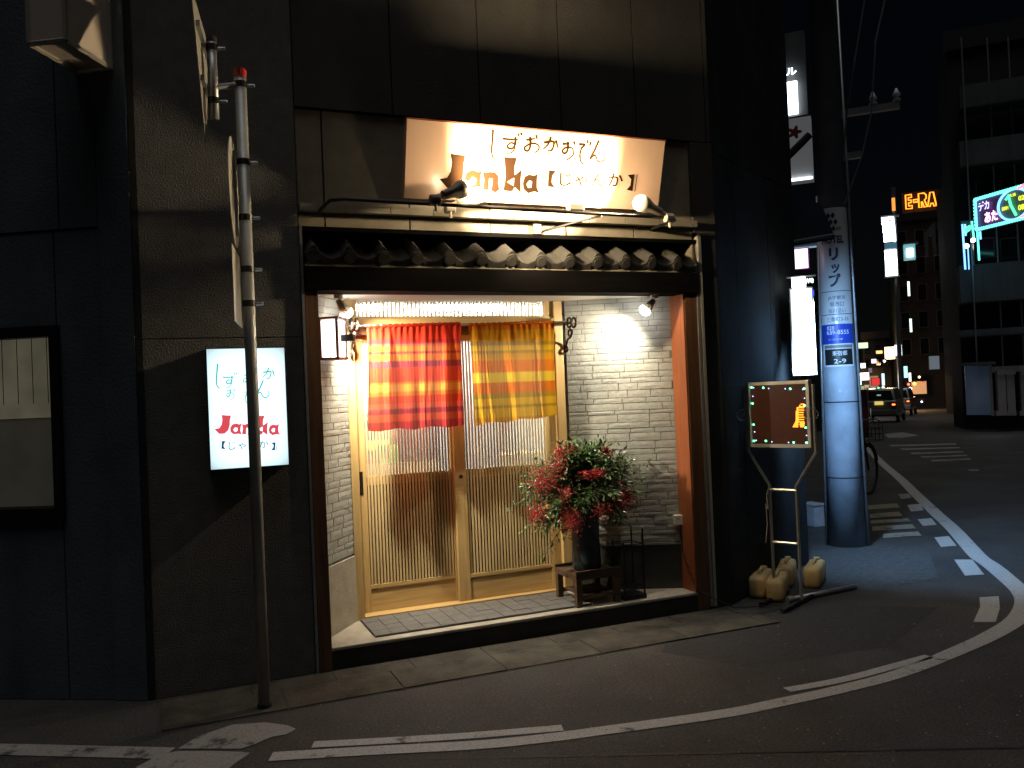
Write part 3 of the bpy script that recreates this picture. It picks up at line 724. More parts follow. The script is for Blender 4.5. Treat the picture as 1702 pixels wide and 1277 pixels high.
# ------------------------------------------------------------------ entrance lamps, lantern, curtains
WBULB = emit('white_bulb_face', (1.0,.95,.86), 40)
def entry_spot(label, base, aim, e, cone=120):
    base = Vector(base); d = (Vector(aim)-base).normalized(); t = thing('entrance_spotlight', label, 'spotlight', base, 'spotlights on the entrance ceiling')
    obj('mount', MB().tube([base, base+Vector((0,0,.025))], .028, 12), LAMPW, t)
    obj('lamp_shade', MB().tube([base-Vector((0,0,.01)), base-Vector((0,0,.012))+d*.04, base-Vector((0,0,.012))+d*.085], [.016,.026,.038], 14), LAMPW, t, smooth=True)
    f = base-Vector((0,0,.012))+d*.086
    obj('lamp_lens', MB().tube([f, f+d*.02, f+d*.034, f+d*.042], [.040,.040,.030,.012], 16), WBULB, t, smooth=True)
    li = bpy.data.lights.new('entrance_light', 'SPOT'); li.energy = e; li.color = (1,.87,.66); li.spot_size = math.radians(cone); li.spot_blend = 1.0; li.shadow_soft_size = .03
    lo = bpy.data.objects.new('entrance_light', li); COL.objects.link(lo); lo.parent = t
    lo.location = f+d*.05-base; lo.rotation_euler = (-d).to_track_quat('Z', 'Y').to_euler()
entry_spot('small bright spotlight in the upper left corner of the entrance', (.985,.20,2.175), (2.05,.85,.75), 265, 118)
entry_spot('small bright spotlight in the upper right corner of the entrance', (3.15,.085,2.170), (2.35,.42,1.30), 66, 165)

lc = Vector((.945,.20,1.93))
ln = thing('wall_lantern', 'wooden framed box lantern with glowing paper panels beside the door', 'lantern', lc, rz=math.radians(52))
PAPER = emit('lantern_paper', (.92,.97,1.0), 3.2)
hw, hh = .055, .115
for sx in (-1, 1):
    for sy in (-1, 1): obj('post', MB().box((sx*hw-.007,sy*hw-.007,-hh),(sx*hw+.007,sy*hw+.007,hh)), LANTW, ln, local=True)
for sx, sy, ww, dd in ((0,-1,hw-.008,.002),(0,1,hw-.008,.002),(-1,0,.002,hw-.008),(1,0,.002,hw-.008)):
    obj('paper_panel', MB().box((sx*hw-ww,sy*hw-dd,-hh+.006),(sx*hw+ww,sy*hw+dd,hh-.006)), PAPER, ln, local=True)
obj('lantern_cap', MB().box((-.075,-.075,hh),(.075,.075,hh+.014)), LANTW, ln, local=True, bevel=.003); obj('lantern_base', MB().box((-.068,-.068,-hh-.014),(.068,.068,-hh)), LANTW, ln, local=True, bevel=.003)
obj('lantern_bracket', MB().box((-.012,-.14,-.02),(.012,-.055,.02)), IRON, ln, local=True)

RY = .42
rod = thing('curtain_rod', 'thin metal curtain rod on two wrought iron scroll brackets', 'curtain rod', (1.9, RY, 2.03))
obj('rod', MB().tube([(1.06,RY,2.028),(2.775,RY,2.042)], .007, 8), CHROME, rod, smooth=True)
def scroll(parent, x, s):
    obj('bracket', MB().box((x-.008,RY+.085,1.83),(x+.008,RY+.098,2.10)), IRON, parent)
    mb = MB().tube([(x,RY+.085,2.035),(x,RY-.045,2.038)], .0085, 8); obj('bracket_arm', mb, IRON, parent)
    pts = [(x, RY+.08-.12*t, 1.86+.13*t+.02*math.sin(t*6)) for t in [i/10 for i in range(11)]]
    obj('bracket_brace', MB().tube(pts, .0085, 8), IRON, parent, smooth=True)
    for cy, cz, rr in ((RY-.03,2.035,.034),(RY+.0,1.965,.024),(RY+.07,1.855,.018)):
        ring = [(x, cy+rr*math.cos(a), cz+rr*math.sin(a)) for a in [2*math.pi*i/14 for i in range(14)]]
        for dx in (-.018, .018) if rr > .03 else (0,):
            obj('scroll', MB().tube([(p[0]+dx, p[1], p[2]) for p in ring], .0085, 6, closed=True), IRON, parent, smooth=True)
scroll(rod, 1.115, 1); scroll(rod, 2.655, -1)

def cloth_mat(name, bands, zt, zb):
    M = bpy.data.materials.new(name); M.use_nodes = True; T = M.node_tree; T.nodes.remove(T.nodes['Principled BSDF'])
    g = T.nodes.new('ShaderNodeNewGeometry'); sp = T.nodes.new('ShaderNodeSeparateXYZ'); T.links.new(g.outputs['Position'], sp.inputs[0])
    mr = T.nodes.new('ShaderNodeMapRange'); mr.inputs['From Min'].default_value = zt; mr.inputs['From Max'].default_value = zb
    T.links.new(sp.outputs['Z'], mr.inputs['Value'])
    cr = T.nodes.new('ShaderNodeValToRGB'); cr.color_ramp.interpolation = 'LINEAR'; E_ = cr.color_ramp.elements
    pts = []
    for i, (p, c_) in enumerate(bands):
        pts.append((min(1, p+.006), c_)); nxt = bands[i+1][0] if i+1 < len(bands) else 1.0; pts.append((max(p+.007, nxt-.006), c_))
    pts = pts[:32]
    E_[0].position = pts[0][0]; E_[0].color = (*pts[0][1], 1); E_[1].position = pts[-1][0]; E_[1].color = (*pts[-1][1], 1)
    for p, c_ in pts[1:-1]:
        e = E_.new(p); e.color = (*c_, 1)
    T.links.new(mr.outputs[0], cr.inputs['Fac'])
    # woven threads
    w = T.nodes.new('ShaderNodeTexWave'); w.bands_direction = 'X'; w.inputs['Scale'].default_value = 90; w.inputs['Distortion'].default_value = 2; T.links.new(g.outputs['Position'], w.inputs['Vector'])
    mx = T.nodes.new('ShaderNodeMix'); mx.data_type = 'RGBA'; mx.blend_type = 'MULTIPLY'; mx.inputs['Factor'].default_value = .22
    T.links.new(cr.outputs['Color'], mx.inputs['A']); T.links.new(w.outputs['Color'], mx.inputs['B'])
    df = T.nodes.new('ShaderNodeBsdfDiffuse'); tl = T.nodes.new('ShaderNodeBsdfTranslucent'); tp = T.nodes.new('ShaderNodeBsdfTransparent')
    for b in (df, tl, tp): T.links.new(mx.outputs['Result'], b.inputs[0])
    lt = T.nodes.new('ShaderNodeMix'); lt.data_type = 'RGBA'; lt.inputs['Factor'].default_value = .45; T.links.new(mx.outputs['Result'], lt.inputs['A']); lt.inputs['B'].default_value = (.70,.60,.50,1); T.links.new(lt.outputs['Result'], tp.inputs[0])
    a = T.nodes.new('ShaderNodeMixShader'); a.inputs[0].default_value = .42; T.links.new(df.outputs[0], a.inputs[1]); T.links.new(tl.outputs[0], a.inputs[2])
    b = T.nodes.new('ShaderNodeMixShader'); b.inputs[0].default_value = .27; T.links.new(a.outputs[0], b.inputs[1]); T.links.new(tp.outputs[0], b.inputs[2])
    T.links.new(b.outputs[0], T.nodes['Material Output'].inputs[0]); return M
R1,R2,R3,O1,O2,P1 = (.68,.045,.022),(.42,.03,.04),(.29,.025,.055),(.68,.15,.025),(.72,.28,.05),(.66,.085,.05)
redb = [(0,R1),(.14,R2),(.18,P1),(.20,O1),(.25,R2),(.275,O1),(.34,R3),(.40,R1),(.54,O1),(.56,O2),(.63,O1),(.67,R1),(.74,P1),(.79,R3),(.84,P1),(.91,R2),(.945,O1)]
Y1,Y2,Y3,K1,G1 = (.72,.42,.02),(.66,.30,.015),(.78,.53,.04),(.40,.25,.02),(.68,.18,.014)
yelb = [(0,G1),(.07,Y2),(.19,K1),(.23,Y1),(.28,K1),(.31,Y2),(.38,G1),(.50,Y3),(.60,G1),(.71,K1),(.76,Y1),(.83,K1),(.86,Y1),(.95,Y2)]
def noren(name, label, x0, x1, xb0, xb1, zt, zb, m_, ph, hem):
    t = thing(name, label, 'curtain', ((x0+x1)/2, RY, zt))
    rnd = random.Random(ph)
    folds = [(rnd.uniform(0,1), rnd.uniform(.016,.03), rnd.uniform(.6,1.4)) for _ in range(5)]
    def fn(u, v):
        xt = x0+(x1-x0)*u; xb = xb0+(xb1-xb0)*u
        x_ = xt+(xb-xt)*v
        z_ = zt+(zb-zt)*v+(.014*u-.0)+ (hem*(u-.5)*.05*v) + .006*math.sin(u*17+ph)*v
        g = math.sin(u*95+ph)*.006*math.exp(-v*9)
        d = .007*math.sin(u*21+ph)*(.3+v)+.006*math.sin(u*37+2*ph+v)*(.3+.7*v)
        for c_, w_, a_ in folds:
            q = (u-c_-.03*math.sin(v*2+ph))/w_; d += -.028*a_*math.exp(-q*q)*min(1, v*2.2+.15)
        return (x_+.004*math.sin(v*5+u*9), RY+d+g-.002, z_)
    obj('cloth', MB().grid(fn, 150, 40), m_, t, smooth=True, recalc=False)
    obj('rod_sleeve', MB().tube([(x0+(x1-x0)*i/40, RY, zt+.001+.014*i/40) for i in range(41)], [.011+.003*math.sin(i*2.4+ph) for i in range(41)], 10), m_, t, smooth=True)
    return t
noren('noren_curtain', 'red and orange striped shop curtain hanging on the left half of the rod', 1.20, 1.838, 1.187, 1.83, 2.022, 1.345, cloth_mat('red_striped_cloth', redb, 2.03, 1.34), 3, -.25)
noren('noren_curtain', 'yellow and ochre striped shop curtain hanging on the right half of the rod', 1.892, 2.53, 1.915, 2.522, 2.028, 1.362, cloth_mat('yellow_striped_cloth', yelb, 2.04, 1.36), 11, .35)

# ------------------------------------------------------------------ lit box sign on the wall at the left
bx = thing('light_box_sign', 'upright glowing white box sign with green and red lettering behind the pole', 'sign', (.41,-.06,1.2))
FACE = emit('light_box_face', (.70,.93,1.0), 1.55, .12, 4)
T = FACE.node_tree; B = T.nodes['Principled BSDF']
for l in list(B.inputs['Emission Strength'].links): T.links.remove(l)
tc = T.nodes.new('ShaderNodeTexCoord'); sp3 = T.nodes.new('ShaderNodeSeparateXYZ'); T.links.new(tc.outputs['Generated'], sp3.inputs[0])
def mth(op, a, b=None):
    n_ = T.nodes.new('ShaderNodeMath'); n_.operation = op
    for i_, v_ in enumerate((a, b)):
        if v_ is None: continue
        if isinstance(v_, (int, float)): n_.inputs[i_].default_value = v_
        else: T.links.new(v_, n_.inputs[i_])
    return n_.outputs[0]
ex = mth('POWER', mth('MULTIPLY', mth('ABSOLUTE', mth('SUBTRACT', sp3.outputs['X'], .5)), 2), 3.0)
ez = mth('POWER', mth('MULTIPLY', mth('ABSOLUTE', mth('SUBTRACT', sp3.outputs['Z'], .5)), 2), 5.0)
T.links.new(mth('SUBTRACT', 1.75, mth('ADD', mth('MULTIPLY', ex, .55), mth('MULTIPLY', ez, .6))), B.inputs['Emission Strength'])
fbox('housing', .203, .620, -.09, .0, 1.206, 1.866, BLACKM, bx)
fbox('light_panel', .207, .616, -.094, -.091, 1.210, 1.862, FACE, bx)
TEAL = emit('teal_print', (.02,.55,.48), .8); REDP = emit('red_print', (.95,.10,.13), .75); DBLU = emit('dark_blue_print', (.02,.10,.22), .5)
def bxp(px, py, lift=.0015):
    q = pln(px, py, (0,-.094,0), Vector((0,1,0))); return Vector((q.x, -.094-lift, q.z))
def place(mb, fn): mb.v = [bxp(*fn(p)) for p in mb.v]; return mb
def aff(sx, sy, ox, oy, cx, cy, shear=0): return lambda p: (ox+(p[0]-cx)*sx, oy+(p[1]-cy)*sy-(p[0]-cx)*sx*.04)
for kn, ox, oy, s in (('shi',362,630,.165),('zu',383,631,.14),('o',412,628,.125),('ka',446,622,.15),('o2',383,654,.12),('de',412,656,.115),('n',437,652,.16)):
    pts = [p for st in KANA[kn] for p in st]; cx = sum(p[0] for p in pts)/len(pts); cy = sum(p[1] for p in pts)/len(pts)
    obj('lettering', place(stroke_mb(KANA[kn], 8.0), aff(s, s, ox, oy, cx, cy)), TEAL, bx, recalc=False)
for L in LOGO: obj('lettering', place(outline_mb(L), aff(.195,.165,411,706,570,380)), REDP, bx, recalc=False)
for L, ox in ((BRKT_L,370),(BRKT_R,456)):
    cx = 912 if L is BRKT_L else 1420
    for q in L: obj('lettering', place(outline_mb(q), aff(.16,.14,ox,741-(ox-411)*.02,cx,430)), DBLU, bx, recalc=False)
tx = fit(text_mb('じゃんか', 1), 66, 14); obj('lettering', place(tx, lambda p: (413+p.x, 740-p.y-p.x*.04)), DBLU, bx, recalc=False)

# ------------------------------------------------------------------ traffic sign pole
pp = gnd(440,1178)
sp_ = thing('traffic_sign_pole', 'slim grey steel pole with traffic signs seen edge-on, red cap on top', 'sign pole', pp)
PX, PY = pp.x, pp.y
def ptop(px, py): return pln(px, py, pp, Vector((0,1,0))).z
ZT = ptop(394,122)
obj('pole', MB().tube([(PX,PY,0),(PX,PY,ZT-.02)], .030, 18), POLEP, sp_, smooth=True)
obj('pole_cap', MB().tube([(PX,PY,ZT-.02),(PX,PY,ZT+.02)], .033, 16), REDCAP, sp_)
obj('pole_collar', MB().tube([(PX,PY,0),(PX,PY,.03)], .036, 16), DARKRUB, sp_)
az = math.radians(9); dv = Vector((math.sin(az), math.cos(az), 0)); nv = Vector((math.cos(az), -math.sin(az), 0))
zc = ptop(340,22); C0 = Vector((PX-.185, PY-.03, 0))
tri = [C0+dv*(-.36)+Vector((0,0,zc-.05)), C0+dv*(.36)+Vector((0,0,zc-.05)), C0+Vector((0,0,zc-.05-.63))]
tri2 = []
for i in range(3):
    a, b, c_ = tri[i-1], tri[i], tri[(i+1)%3]
    for t in (.07, .02): tri2.append(b+(a-b)*t)
    for t in (.02, .07): tri2.append(b+(c_-b)*t)
obj('triangle_sign', MB().prism(tri2, nv*.004), SIGNBACK, sp_)
for dz in (-.12,-.34):
    obj('sign_channel', MB().box((-.005,-.24+abs(dz+.12)*.5,-.014),(.014,.24-abs(dz+.12)*.5,.014), Matrix.Translation(C0+nv*.009+Vector((0,0,zc-.05+dz)))@Matrix.Rotation(-az,4,'Z')), STEEL, sp_)
sv = C0+nv*.05
obj('side_tube', MB().tube([sv+Vector((0,0,zc-.16)), sv+Vector((0,0,zc-.55))], .024, 14), STEEL, sp_, smooth=True)
obj('tube_cap', MB().tube([sv+Vector((0,0,zc-.16)), sv+Vector((0,0,zc-.135))], .026, 14), DARKRUB, sp_)
obj('arm', MB().tube([sv+Vector((0,0,ZT-.10)), Vector((PX,PY,ZT-.06))], .017, 10), STEEL, sp_)
def clamp(c_, r):
    obj('clamp', MB().tube([c_-Vector((0,0,.016)), c_+Vector((0,0,.016))], r, 14), BLACKM, sp_)
    obj('clamp_bolt', MB().tube([c_+Vector((r,-.0,0)), c_+Vector((r+.035,-.01,0))], .009, 8), STEEL, sp_)
clamp(sv+Vector((0,0,zc-.19)), .029); clamp(sv+Vector((0,0,zc-.46)), .029); clamp(Vector((PX,PY,ZT-.06)), .034)
def disc(cz, rad, off):
    c_ = Vector((PX-.045-off, PY-.02, cz)); ring = [c_+dv*(rad*math.cos(a))+Vector((0,0,rad*math.sin(a))) for a in [2*math.pi*i/40 for i in range(40)]]
    return MB().prism(ring, nv*.004)
z1, z2 = ptop(384,232), ptop(390,412)
obj('round_sign', disc((z1+z2)/2, (z1-z2)/2, .012), SIGNBACK, sp_)
obj('sign_channel', MB().box((PX-.055,PY-.02,z2+.06),(PX-.038,PY+.012,z1-.06)), SIGNBACK, sp_)
z3_, z4_ = ptop(392,418), ptop(398,540)
obj('plate_sign', MB().prism([Vector((PX-.06,PY-.02,0))+dv*a+Vector((0,0,b)) for a, b in ((-.22,z4_),(.22,z4_),(.22,z3_),(-.22,z3_))], nv*.004), SIGNBACK, sp_)
for y in (270,362,448,505): clamp(Vector((PX,PY,ptop(402,y))), .034)
obj('inspection_sticker', MB().prism([tri[0]*.62+tri[1]*.2+tri[2]*.18+nv*.0052+Vector((0,0,dz))+dv*dx for dx, dz in ((0,0),(.03,0),(.03,.05),(0,.05))], nv*.0008), BLACKP, sp_)

# ------------------------------------------------------------------ projecting sign box, top left
be = Vector((-.215,.03,0)); bo = Vector((-.5,-.866,0))
pb = thing('projecting_sign', 'blank projecting sign box high on the left wall', 'sign', (-.4,-.1,3.3))
zb0 = pln(187,111,be,Vector((0,1,0))).z-.01
P4 = [be, be+bo*.37, be+bo*.37+LD*.20, be+LD*.20]
obj('sign_box', MB().prism([p+Vector((0,0,zb0+.01)) for p in P4], (0,0,.9)), mat('sign_box_panel', (.62,.54,.46), .5, var=.1), pb)
mb = MB(); e = .012
for a, b in ((P4[0],P4[1]),(P4[1],P4[2]),(P4[2],P4[3]),(P4[3],P4[0])):
    mb.tube([a+Vector((0,0,zb0)), b+Vector((0,0,zb0))], .014, 6)
obj('sign_frame', mb, ALU, pb)
for p in P4: obj('frame_post', MB().tube([p+Vector((0,0,zb0)), p+Vector((0,0,zb0+.9))], .013, 6), ALU, pb)
obj('wall_arm', MB().box((be.x-.1,be.y-.05,zb0+.3),(be.x-.06,be.y+.2,zb0+.34)), STEEL, pb)

# ------------------------------------------------------------------ things standing in the entrance
mt = thing('door_mat', 'grey tiled door mat laid before the sliding doors', 'mat', (1.85,.33,.131))
MATT = mat('mat_tile_grey', (.15,.145,.14), .8, var=.3, scale=14, bump=.5, bscale=140)
obj('mat_base', MB().box((1.10,.07,.131),(2.56,.50,.136)), mat('mat_base_dark', (.05,.048,.045), .9), mt)
tme = box_mesh('mat_tile', MATT)
for i in range(14):
    for j in range(4):
        o = link('mat_tile', tme, mt); o.location = Vector((1.105+.104*i, .074+.1065*j, .1361))-Vector((1.85,.33,.131)); o.scale = (.0995,.102,.005+random.uniform(0,.002))

st = thing('plant_stand', 'low dark wooden square stand holding the tall vase', 'stand', (2.56,.12,.13))
SX, SY, SWd = 2.60, .21, .165
obj('top', MB().box((SX-SWd,SY-SWd,.305),(SX+SWd,SY+SWd,.345)), STOOLW, st, bevel=.004)
for a in (-1,1):
    for b in (-1,1): obj('leg', MB().box((SX+a*(SWd-.022)-.02,SY+b*(SWd-.022)-.02,.131),(SX+a*(SWd-.022)+.02,SY+b*(SWd-.022)+.02,.305)), STOOLW, st, bevel=.002)
for b in (-1,1):
    obj('stretcher', MB().box((SX-SWd+.04,SY+b*(SWd-.022)-.01,.175),(SX+SWd-.04,SY+b*(SWd-.022)+.01,.2)), STOOLW, st)
    obj('rim', MB().box((SX-SWd,SY+b*(SWd-.012)-.012,.346),(SX+SWd,SY+b*(SWd-.012)+.012,.365)), STOOLW, st)
obj('shelf_board', MB().box((SX-SWd+.04,SY-.1,.2),(SX+SWd-.04,SY+.1,.212)), STOOLW, st)
vz = thing('tall_vase', 'tall dark glazed cylinder vase standing on the wooden stand', 'vase', (SX,SY,.346))
obj('vase_body', MB().lathe([(.088,.346),(.098,.352),(.099,.40),(.095,.55),(.098,.72),(.104,.745),(.104,.752),(.094,.752),(.088,.72),(.08,.45)], 32, (SX,SY,0)), VASEG, vz, smooth=True)
VT = Vector((SX, SY, .72))
pl = thing('nandina_arrangement', 'bushy arrangement of green nandina leaves and red berries in the tall vase', 'plant', VT)
def leaf_mat(name, c1, c2):
    M = mat(name, c1, .32, var=.5, scale=25, col2=c2, spec=.6); return M
LEAF = leaf_mat('leaf_green', (.075,.15,.035), (.025,.07,.018)); LEAFY = leaf_mat('leaf_yellow', (.30,.34,.03), (.15,.25,.03)); STEMM = mat('stem_brown', (.10,.07,.035), .7)
BERRY = mat('berry_red', (.55,.05,.05), .25, var=.4, scale=30, spec=.6)
rnd = random.Random(5)
stems, leaves, ylw = MB(), MB(), MB()
def leaf(mb, p, d, L, wd):
    d = d.normalized(); s = d.cross(Vector((rnd.uniform(-.4,.4), rnd.uniform(-.4,.4), 1))).normalized(); up = s.cross(d)
    n = len(mb.v); mb.v += [p, p+d*L*.45+s*wd-up*L*.02, p+d*L*.45+up*L*.06, p+d*L*.45-s*wd-up*L*.02, p+d*L-up*L*.12]
    mb.f += [(n,n+1,n+2),(n,n+2,n+3),(n+1,n+4,n+2),(n+2,n+4,n+3)]
def inpl(px, py, dy=0): return fac(px, py, SY+dy)
tips = []
for k in range(95):
    a = rnd.uniform(0, 2*math.pi); el = rnd.uniform(-.25, 1.35)
    tips.append((math.cos(a)*math.cos(el), math.sin(a)*math.cos(el)*.75, math.sin(el)))
for k in range(34):
    a = rnd.uniform(0, 2*math.pi); el = rnd.uniform(-.75, -.05)
    tips.append((math.cos(a)*math.cos(el), math.sin(a)*math.cos(el)*.75, math.sin(el)))
CB = inpl(966,815)
for k, d0 in enumerate(tips):
    d0 = Vector(d0); R_ = rnd.uniform(.75,1.08)
    end = CB+Vector((d0.x*.42*R_+.01, d0.y*.26*R_-.03, d0.z*.31*R_-.01))
    if end.y > .40: end.y = .40-rnd.uniform(0,.06)
    c1 = VT+Vector((rnd.uniform(-.05,.05), rnd.uniform(-.05,.05), .04)); mid = (c1+end)/2+Vector((0,0,.09))
    P = [c1*(1-t)**2+mid*2*t*(1-t)+end*t*t for t in [i/6 for i in range(7)]]
    stems.tube(P, [.003]*3+[.0022]*2+[.0015]*2, 5)
    for q in range(60):
        t = rnd.uniform(.42, 1.0); i = min(5, int(t*6)); p = P[i].lerp(P[i+1], t*6-i)
        ax = (P[i+1]-P[i]).normalized(); dd = (ax*.6+Vector((rnd.uniform(-1,1),rnd.uniform(-1,1),rnd.uniform(-.8,.9)))*.9).normalized()
        off = dd*rnd.uniform(.0,.075); p2 = p+off
        L = rnd.uniform(.028,.056)
        if off.length > .02: stems.tube([p, p2], .0009, 3, cap=False)
        leaf(ylw if rnd.random() < .035 else leaves, p2, dd+Vector((0,0,-.25)), L, L*.17)
# a few long loose sprays reaching out of the mass
for px, py in ((868,880),(845,842),(1060,760),(1075,795),(1082,770),(1040,742),(905,925),(862,785),(1000,735),(1070,820),(930,738)):
    end = inpl(px, py, rnd.uniform(-.1,.05)); c1 = CB+Vector((rnd.uniform(-.06,.06),0,-.05)); mid = (c1+end)/2+Vector((0,0,.04))
    P = [c1*(1-t)**2+mid*2*t*(1-t)+end*t*t for t in [i/8 for i in range(9)]]
    stems.tube(P, .0017, 4)
    for q in range(24):
        t = rnd.uniform(.5,1); i = min(7, int(t*8)); p = P[i].lerp(P[i+1], t*8-i)
        dd = ((P[i+1]-P[i]).normalized()*.7+Vector((rnd.uniform(-1,1),rnd.uniform(-1,1),rnd.uniform(-.7,.7)))*.8).normalized()
        leaf(leaves, p+dd*rnd.uniform(0,.03), dd, rnd.uniform(.028,.05), .0075)
setp(obj('stems', stems, STEMM, pl, recalc=False), kind='stuff'); setp(obj('leaves', leaves, LEAF, pl, recalc=False), kind='stuff'); setp(obj('yellow_leaves', ylw, LEAFY, pl, recalc=False), kind='stuff')
ICO = bmesh.new(); bmesh.ops.create_icosphere(ICO, subdivisions=1, radius=1); icov = [v.co.copy() for v in ICO.verts]; icof = [tuple(v.index for v in f.verts) for f in ICO.faces]; ICO.free()
for px, py, rx, rz_, dy, n in ((936,752,.065,.05,-.10,130),(902,800,.085,.075,-.20,210),(895,855,.06,.06,-.24,150),(950,865,.06,.075,-.26,170),(985,788,.075,.03,-.20,130),(1035,830,.08,.065,-.16,190),(1003,752,.045,.03,-.06,80),(940,820,.03,.04,-.25,60),(1000,850,.06,.05,-.24,90),(925,775,.05,.05,-.2,70)):
    c_ = inpl(px, py, dy); b = MB()
    for q in range(int(n*1.75)):
        v = Vector((rnd.gauss(0,.5), rnd.gauss(0,.5), rnd.gauss(0,.5))); p = c_+Vector((v.x*rx*1.25, v.y*.055, v.z*rz_*1.25)); r = rnd.uniform(.0038,.0055); n0 = len(b.v)
        b.v += [p+w*r for w in icov]; b.f += [tuple(n0+i for i in f) for f in icof]
    o = obj('berry_cluster', b, BERRY, pl, smooth=True, recalc=False); o['kind'] = 'stuff'

us = thing('umbrella_stand', 'small black metal umbrella stand against the dark wainscot', 'umbrella stand', (2.98,.13,.13))
ux0, ux1, uy0, uy1 = 2.86, 3.03, .05, .20
ux = fac(1048,980,.12).x; ux0, ux1 = ux-.08, ux+.07
for xx in (ux0, ux1):
    for yy in (uy0, uy1): obj('post', MB().tube([(xx,yy,.131),(xx,yy,.60 if xx == ux1 else .52)], .006, 8), BLACKM, us)
obj('tray', MB().box((ux0-.01,uy0-.01,.133),(ux1+.01,uy1+.01,.160)), BLACKM, us, bevel=.004)
obj('finial', MB().lathe([(.002,.60),(.011,.606),(.011,.616),(.002,.622)], 12, (ux1,uy0,0)), CHROME, us, smooth=True)
for zz in (.20,.215,.232,.50): obj('rail', MB().tube([(ux0,uy0,zz),(ux1,uy0,zz),(ux1,uy1,zz),(ux0,uy1,zz)], .0035, 6, closed=True), BLACKM, us)
q = pln(1126,863,(3.33,.16,0),Vector((.445,.896,0)))
ou = thing('outlet_box', 'small cream outlet box low on the right brick wall', 'outlet box', q)
M = Matrix.Translation(q)@Matrix.Rotation(math.atan2(-.335,.675),4,'Z')
obj('outlet_body', MB().box((-.032,-.045,-.034),(.032,-.006,.034), M), CREAM, ou, bevel=.004)
obj('outlet_slot', MB().box((-.008,-.0465,.004),(-.004,-.044,.018), M), BLACKP, ou); obj('outlet_slot', MB().box((.004,-.0465,.004),(.008,-.044,.018), M), BLACKP, ou)
cb = obj('power_cable', MB().tube([q+Vector((.0,-.03,-.04)), q+Vector((.005,-.04,-.22)), (3.31,.06,.32), (3.325,-.0,.16), (3.40,-.06,.10), (3.55,-.12,.02), (3.9,-.2,.012)], .004, 6), DARKRUB)
setp(cb, 'thin dark cable running from the outlet box down over the step edge', 'cable')

# ------------------------------------------------------------------ LED message board on its tube stand
RB = Vector((4.13,-.36,0))-RT*.045; LB = Vector((3.93,.05,0))-RT*.045; RB.z = LB.z = 0; tv_ = (RB-LB).normalized(); nb = Vector((tv_.y,-tv_.x,0)); 
if nb.y > 0: nb = -nb
mid_ = (RB+LB)/2; Wd = (RB-LB).length
ls = thing('led_board', 'square message board with a lit orange figure and green lights on a tube stand', 'message board', mid_)
def lbp(u, z, out=0.0): return LB+tv_*(u*Wd)+nb*out+Vector((0,0,z))
def lz(px, py): 
    d = ray(px, py); s = (mid_-CAM).dot(nb)/d.dot(nb); return (CAM+d*s)
zb_, zt_ = (lz(1296,744)).z, (lz(1293,634)).z
def lbox(name, u0, u1, z0, z1, o0, o1, m_, **k):
    mb = MB().prism([lbp(u0,z0,o0),lbp(u1,z0,o0),lbp(u1,z1,o0),lbp(u0,z1,o0)], nb*(o1-o0)); return obj(name, mb, m_, ls, **k)
LEDP = mat('led_matrix_panel', (.085,.028,.016), .3, var=.2, scale=25, spec=.4)
T = LEDP.node_tree; B = T.nodes['Principled BSDF']
lbox('panel', .04, .96, zb_+.02, zt_-.02, -.03, .0, LEDP)
for a in ((-.0,.05,zb_,zt_),(.95,1.0,zb_,zt_)): lbox('frame', *a, -.04, .012, ALU, bevel=.004)
lbox('frame', .051,.949, zt_-.024, zt_, -.04, .0115, ALU); lbox('frame', .051,.949, zb_, zb_+.024, -.04, .0115, ALU)
def lpx(px, py): 
    q = lz(px, py); return ((q-LB).dot(tv_)/Wd, q.z)
ORG_L = emit('orange_led', (1.0,.30,.02), 3.5); GRNL = emit('green_led', (.12,1.0,.45), 7); BLUL = emit('blue_led', (.35,.45,1.0), 4)
mb = MB()
for r in range(20):
    yy = 672+r*1.97
    x0 = 1323 if r > 5 else 1330-r*.9 if r < 3 else 1324.5
    if r > 14: x0 = 1323-(r-14)*1.0
    if r == 0: x0 = 1331
    x1 = 1336.5 if r > 0 else 1336
    xx = x0
    while xx < x1:
        skip = (r in (4,6,8,10,12,14) and xx > 1327.5) or (r > 15 and 1326.5 < xx < 1329) or (r < 3 and xx > 1330 and r % 2)
        if not skip:
            u, z = lpx(xx, yy); du = .0105; dz = .0034
            mb.prism([lbp(u,z-dz,.001),lbp(u+du,z-dz,.001),lbp(u+du,z+dz,.001),lbp(u,z+dz,.001)], nb*.002)
        xx += 1.55
o = obj('lit_figure', mb, ORG_L, ls); o['kind'] = 'stuff'
def led(px, py, m_, r):
    u, z = lpx(px, py); xl = 1242+(py-643)*.055; xr = 1337.5+(py-646)*.047; u = .075+.85*(px-xl)/(xr-xl); z = min(max(z, zb_+.036), zt_-.036); c_ = lbp(u, z, .004); b = MB(); b.v = [c_+w*r for w in icov]; b.f = list(icof); obj('led', b, m_, ls, smooth=True, recalc=False)
for x, y in ((1242,643),(1264,645),(1313,646.5),(1337.5,646),(1244,671),(1246,706),(1338,674),(1340,711),(1247,733),(1269,733),(1319,737),(1342,739.5)): led(x, y, GRNL, .0075)
for x, y in ((1246,645),(1274,646),(1304,646.5),(1335,647.5),(1244.5,659),(1248,718),(1338,662),(1341.5,724),(1251,732),(1280,734.5),(1310,736.5),(1340,738)): led(x, y, BLUL, .0045)
def leg(u_t, px, sgn_):
    pts = [lbp(u_t,zt_-.03,-.01), lbp(u_t,zb_-.03,-.01), lbp(u_t+sgn_*.33,zb_-.27,-.01), lbp(u_t+sgn_*.33,.02,-.01)]
    obj('leg', MB().tube(pts, .012, 10), CHROME, ls, smooth=False)
leg(-.045, 0, 1); leg(1.045, 0, -1)
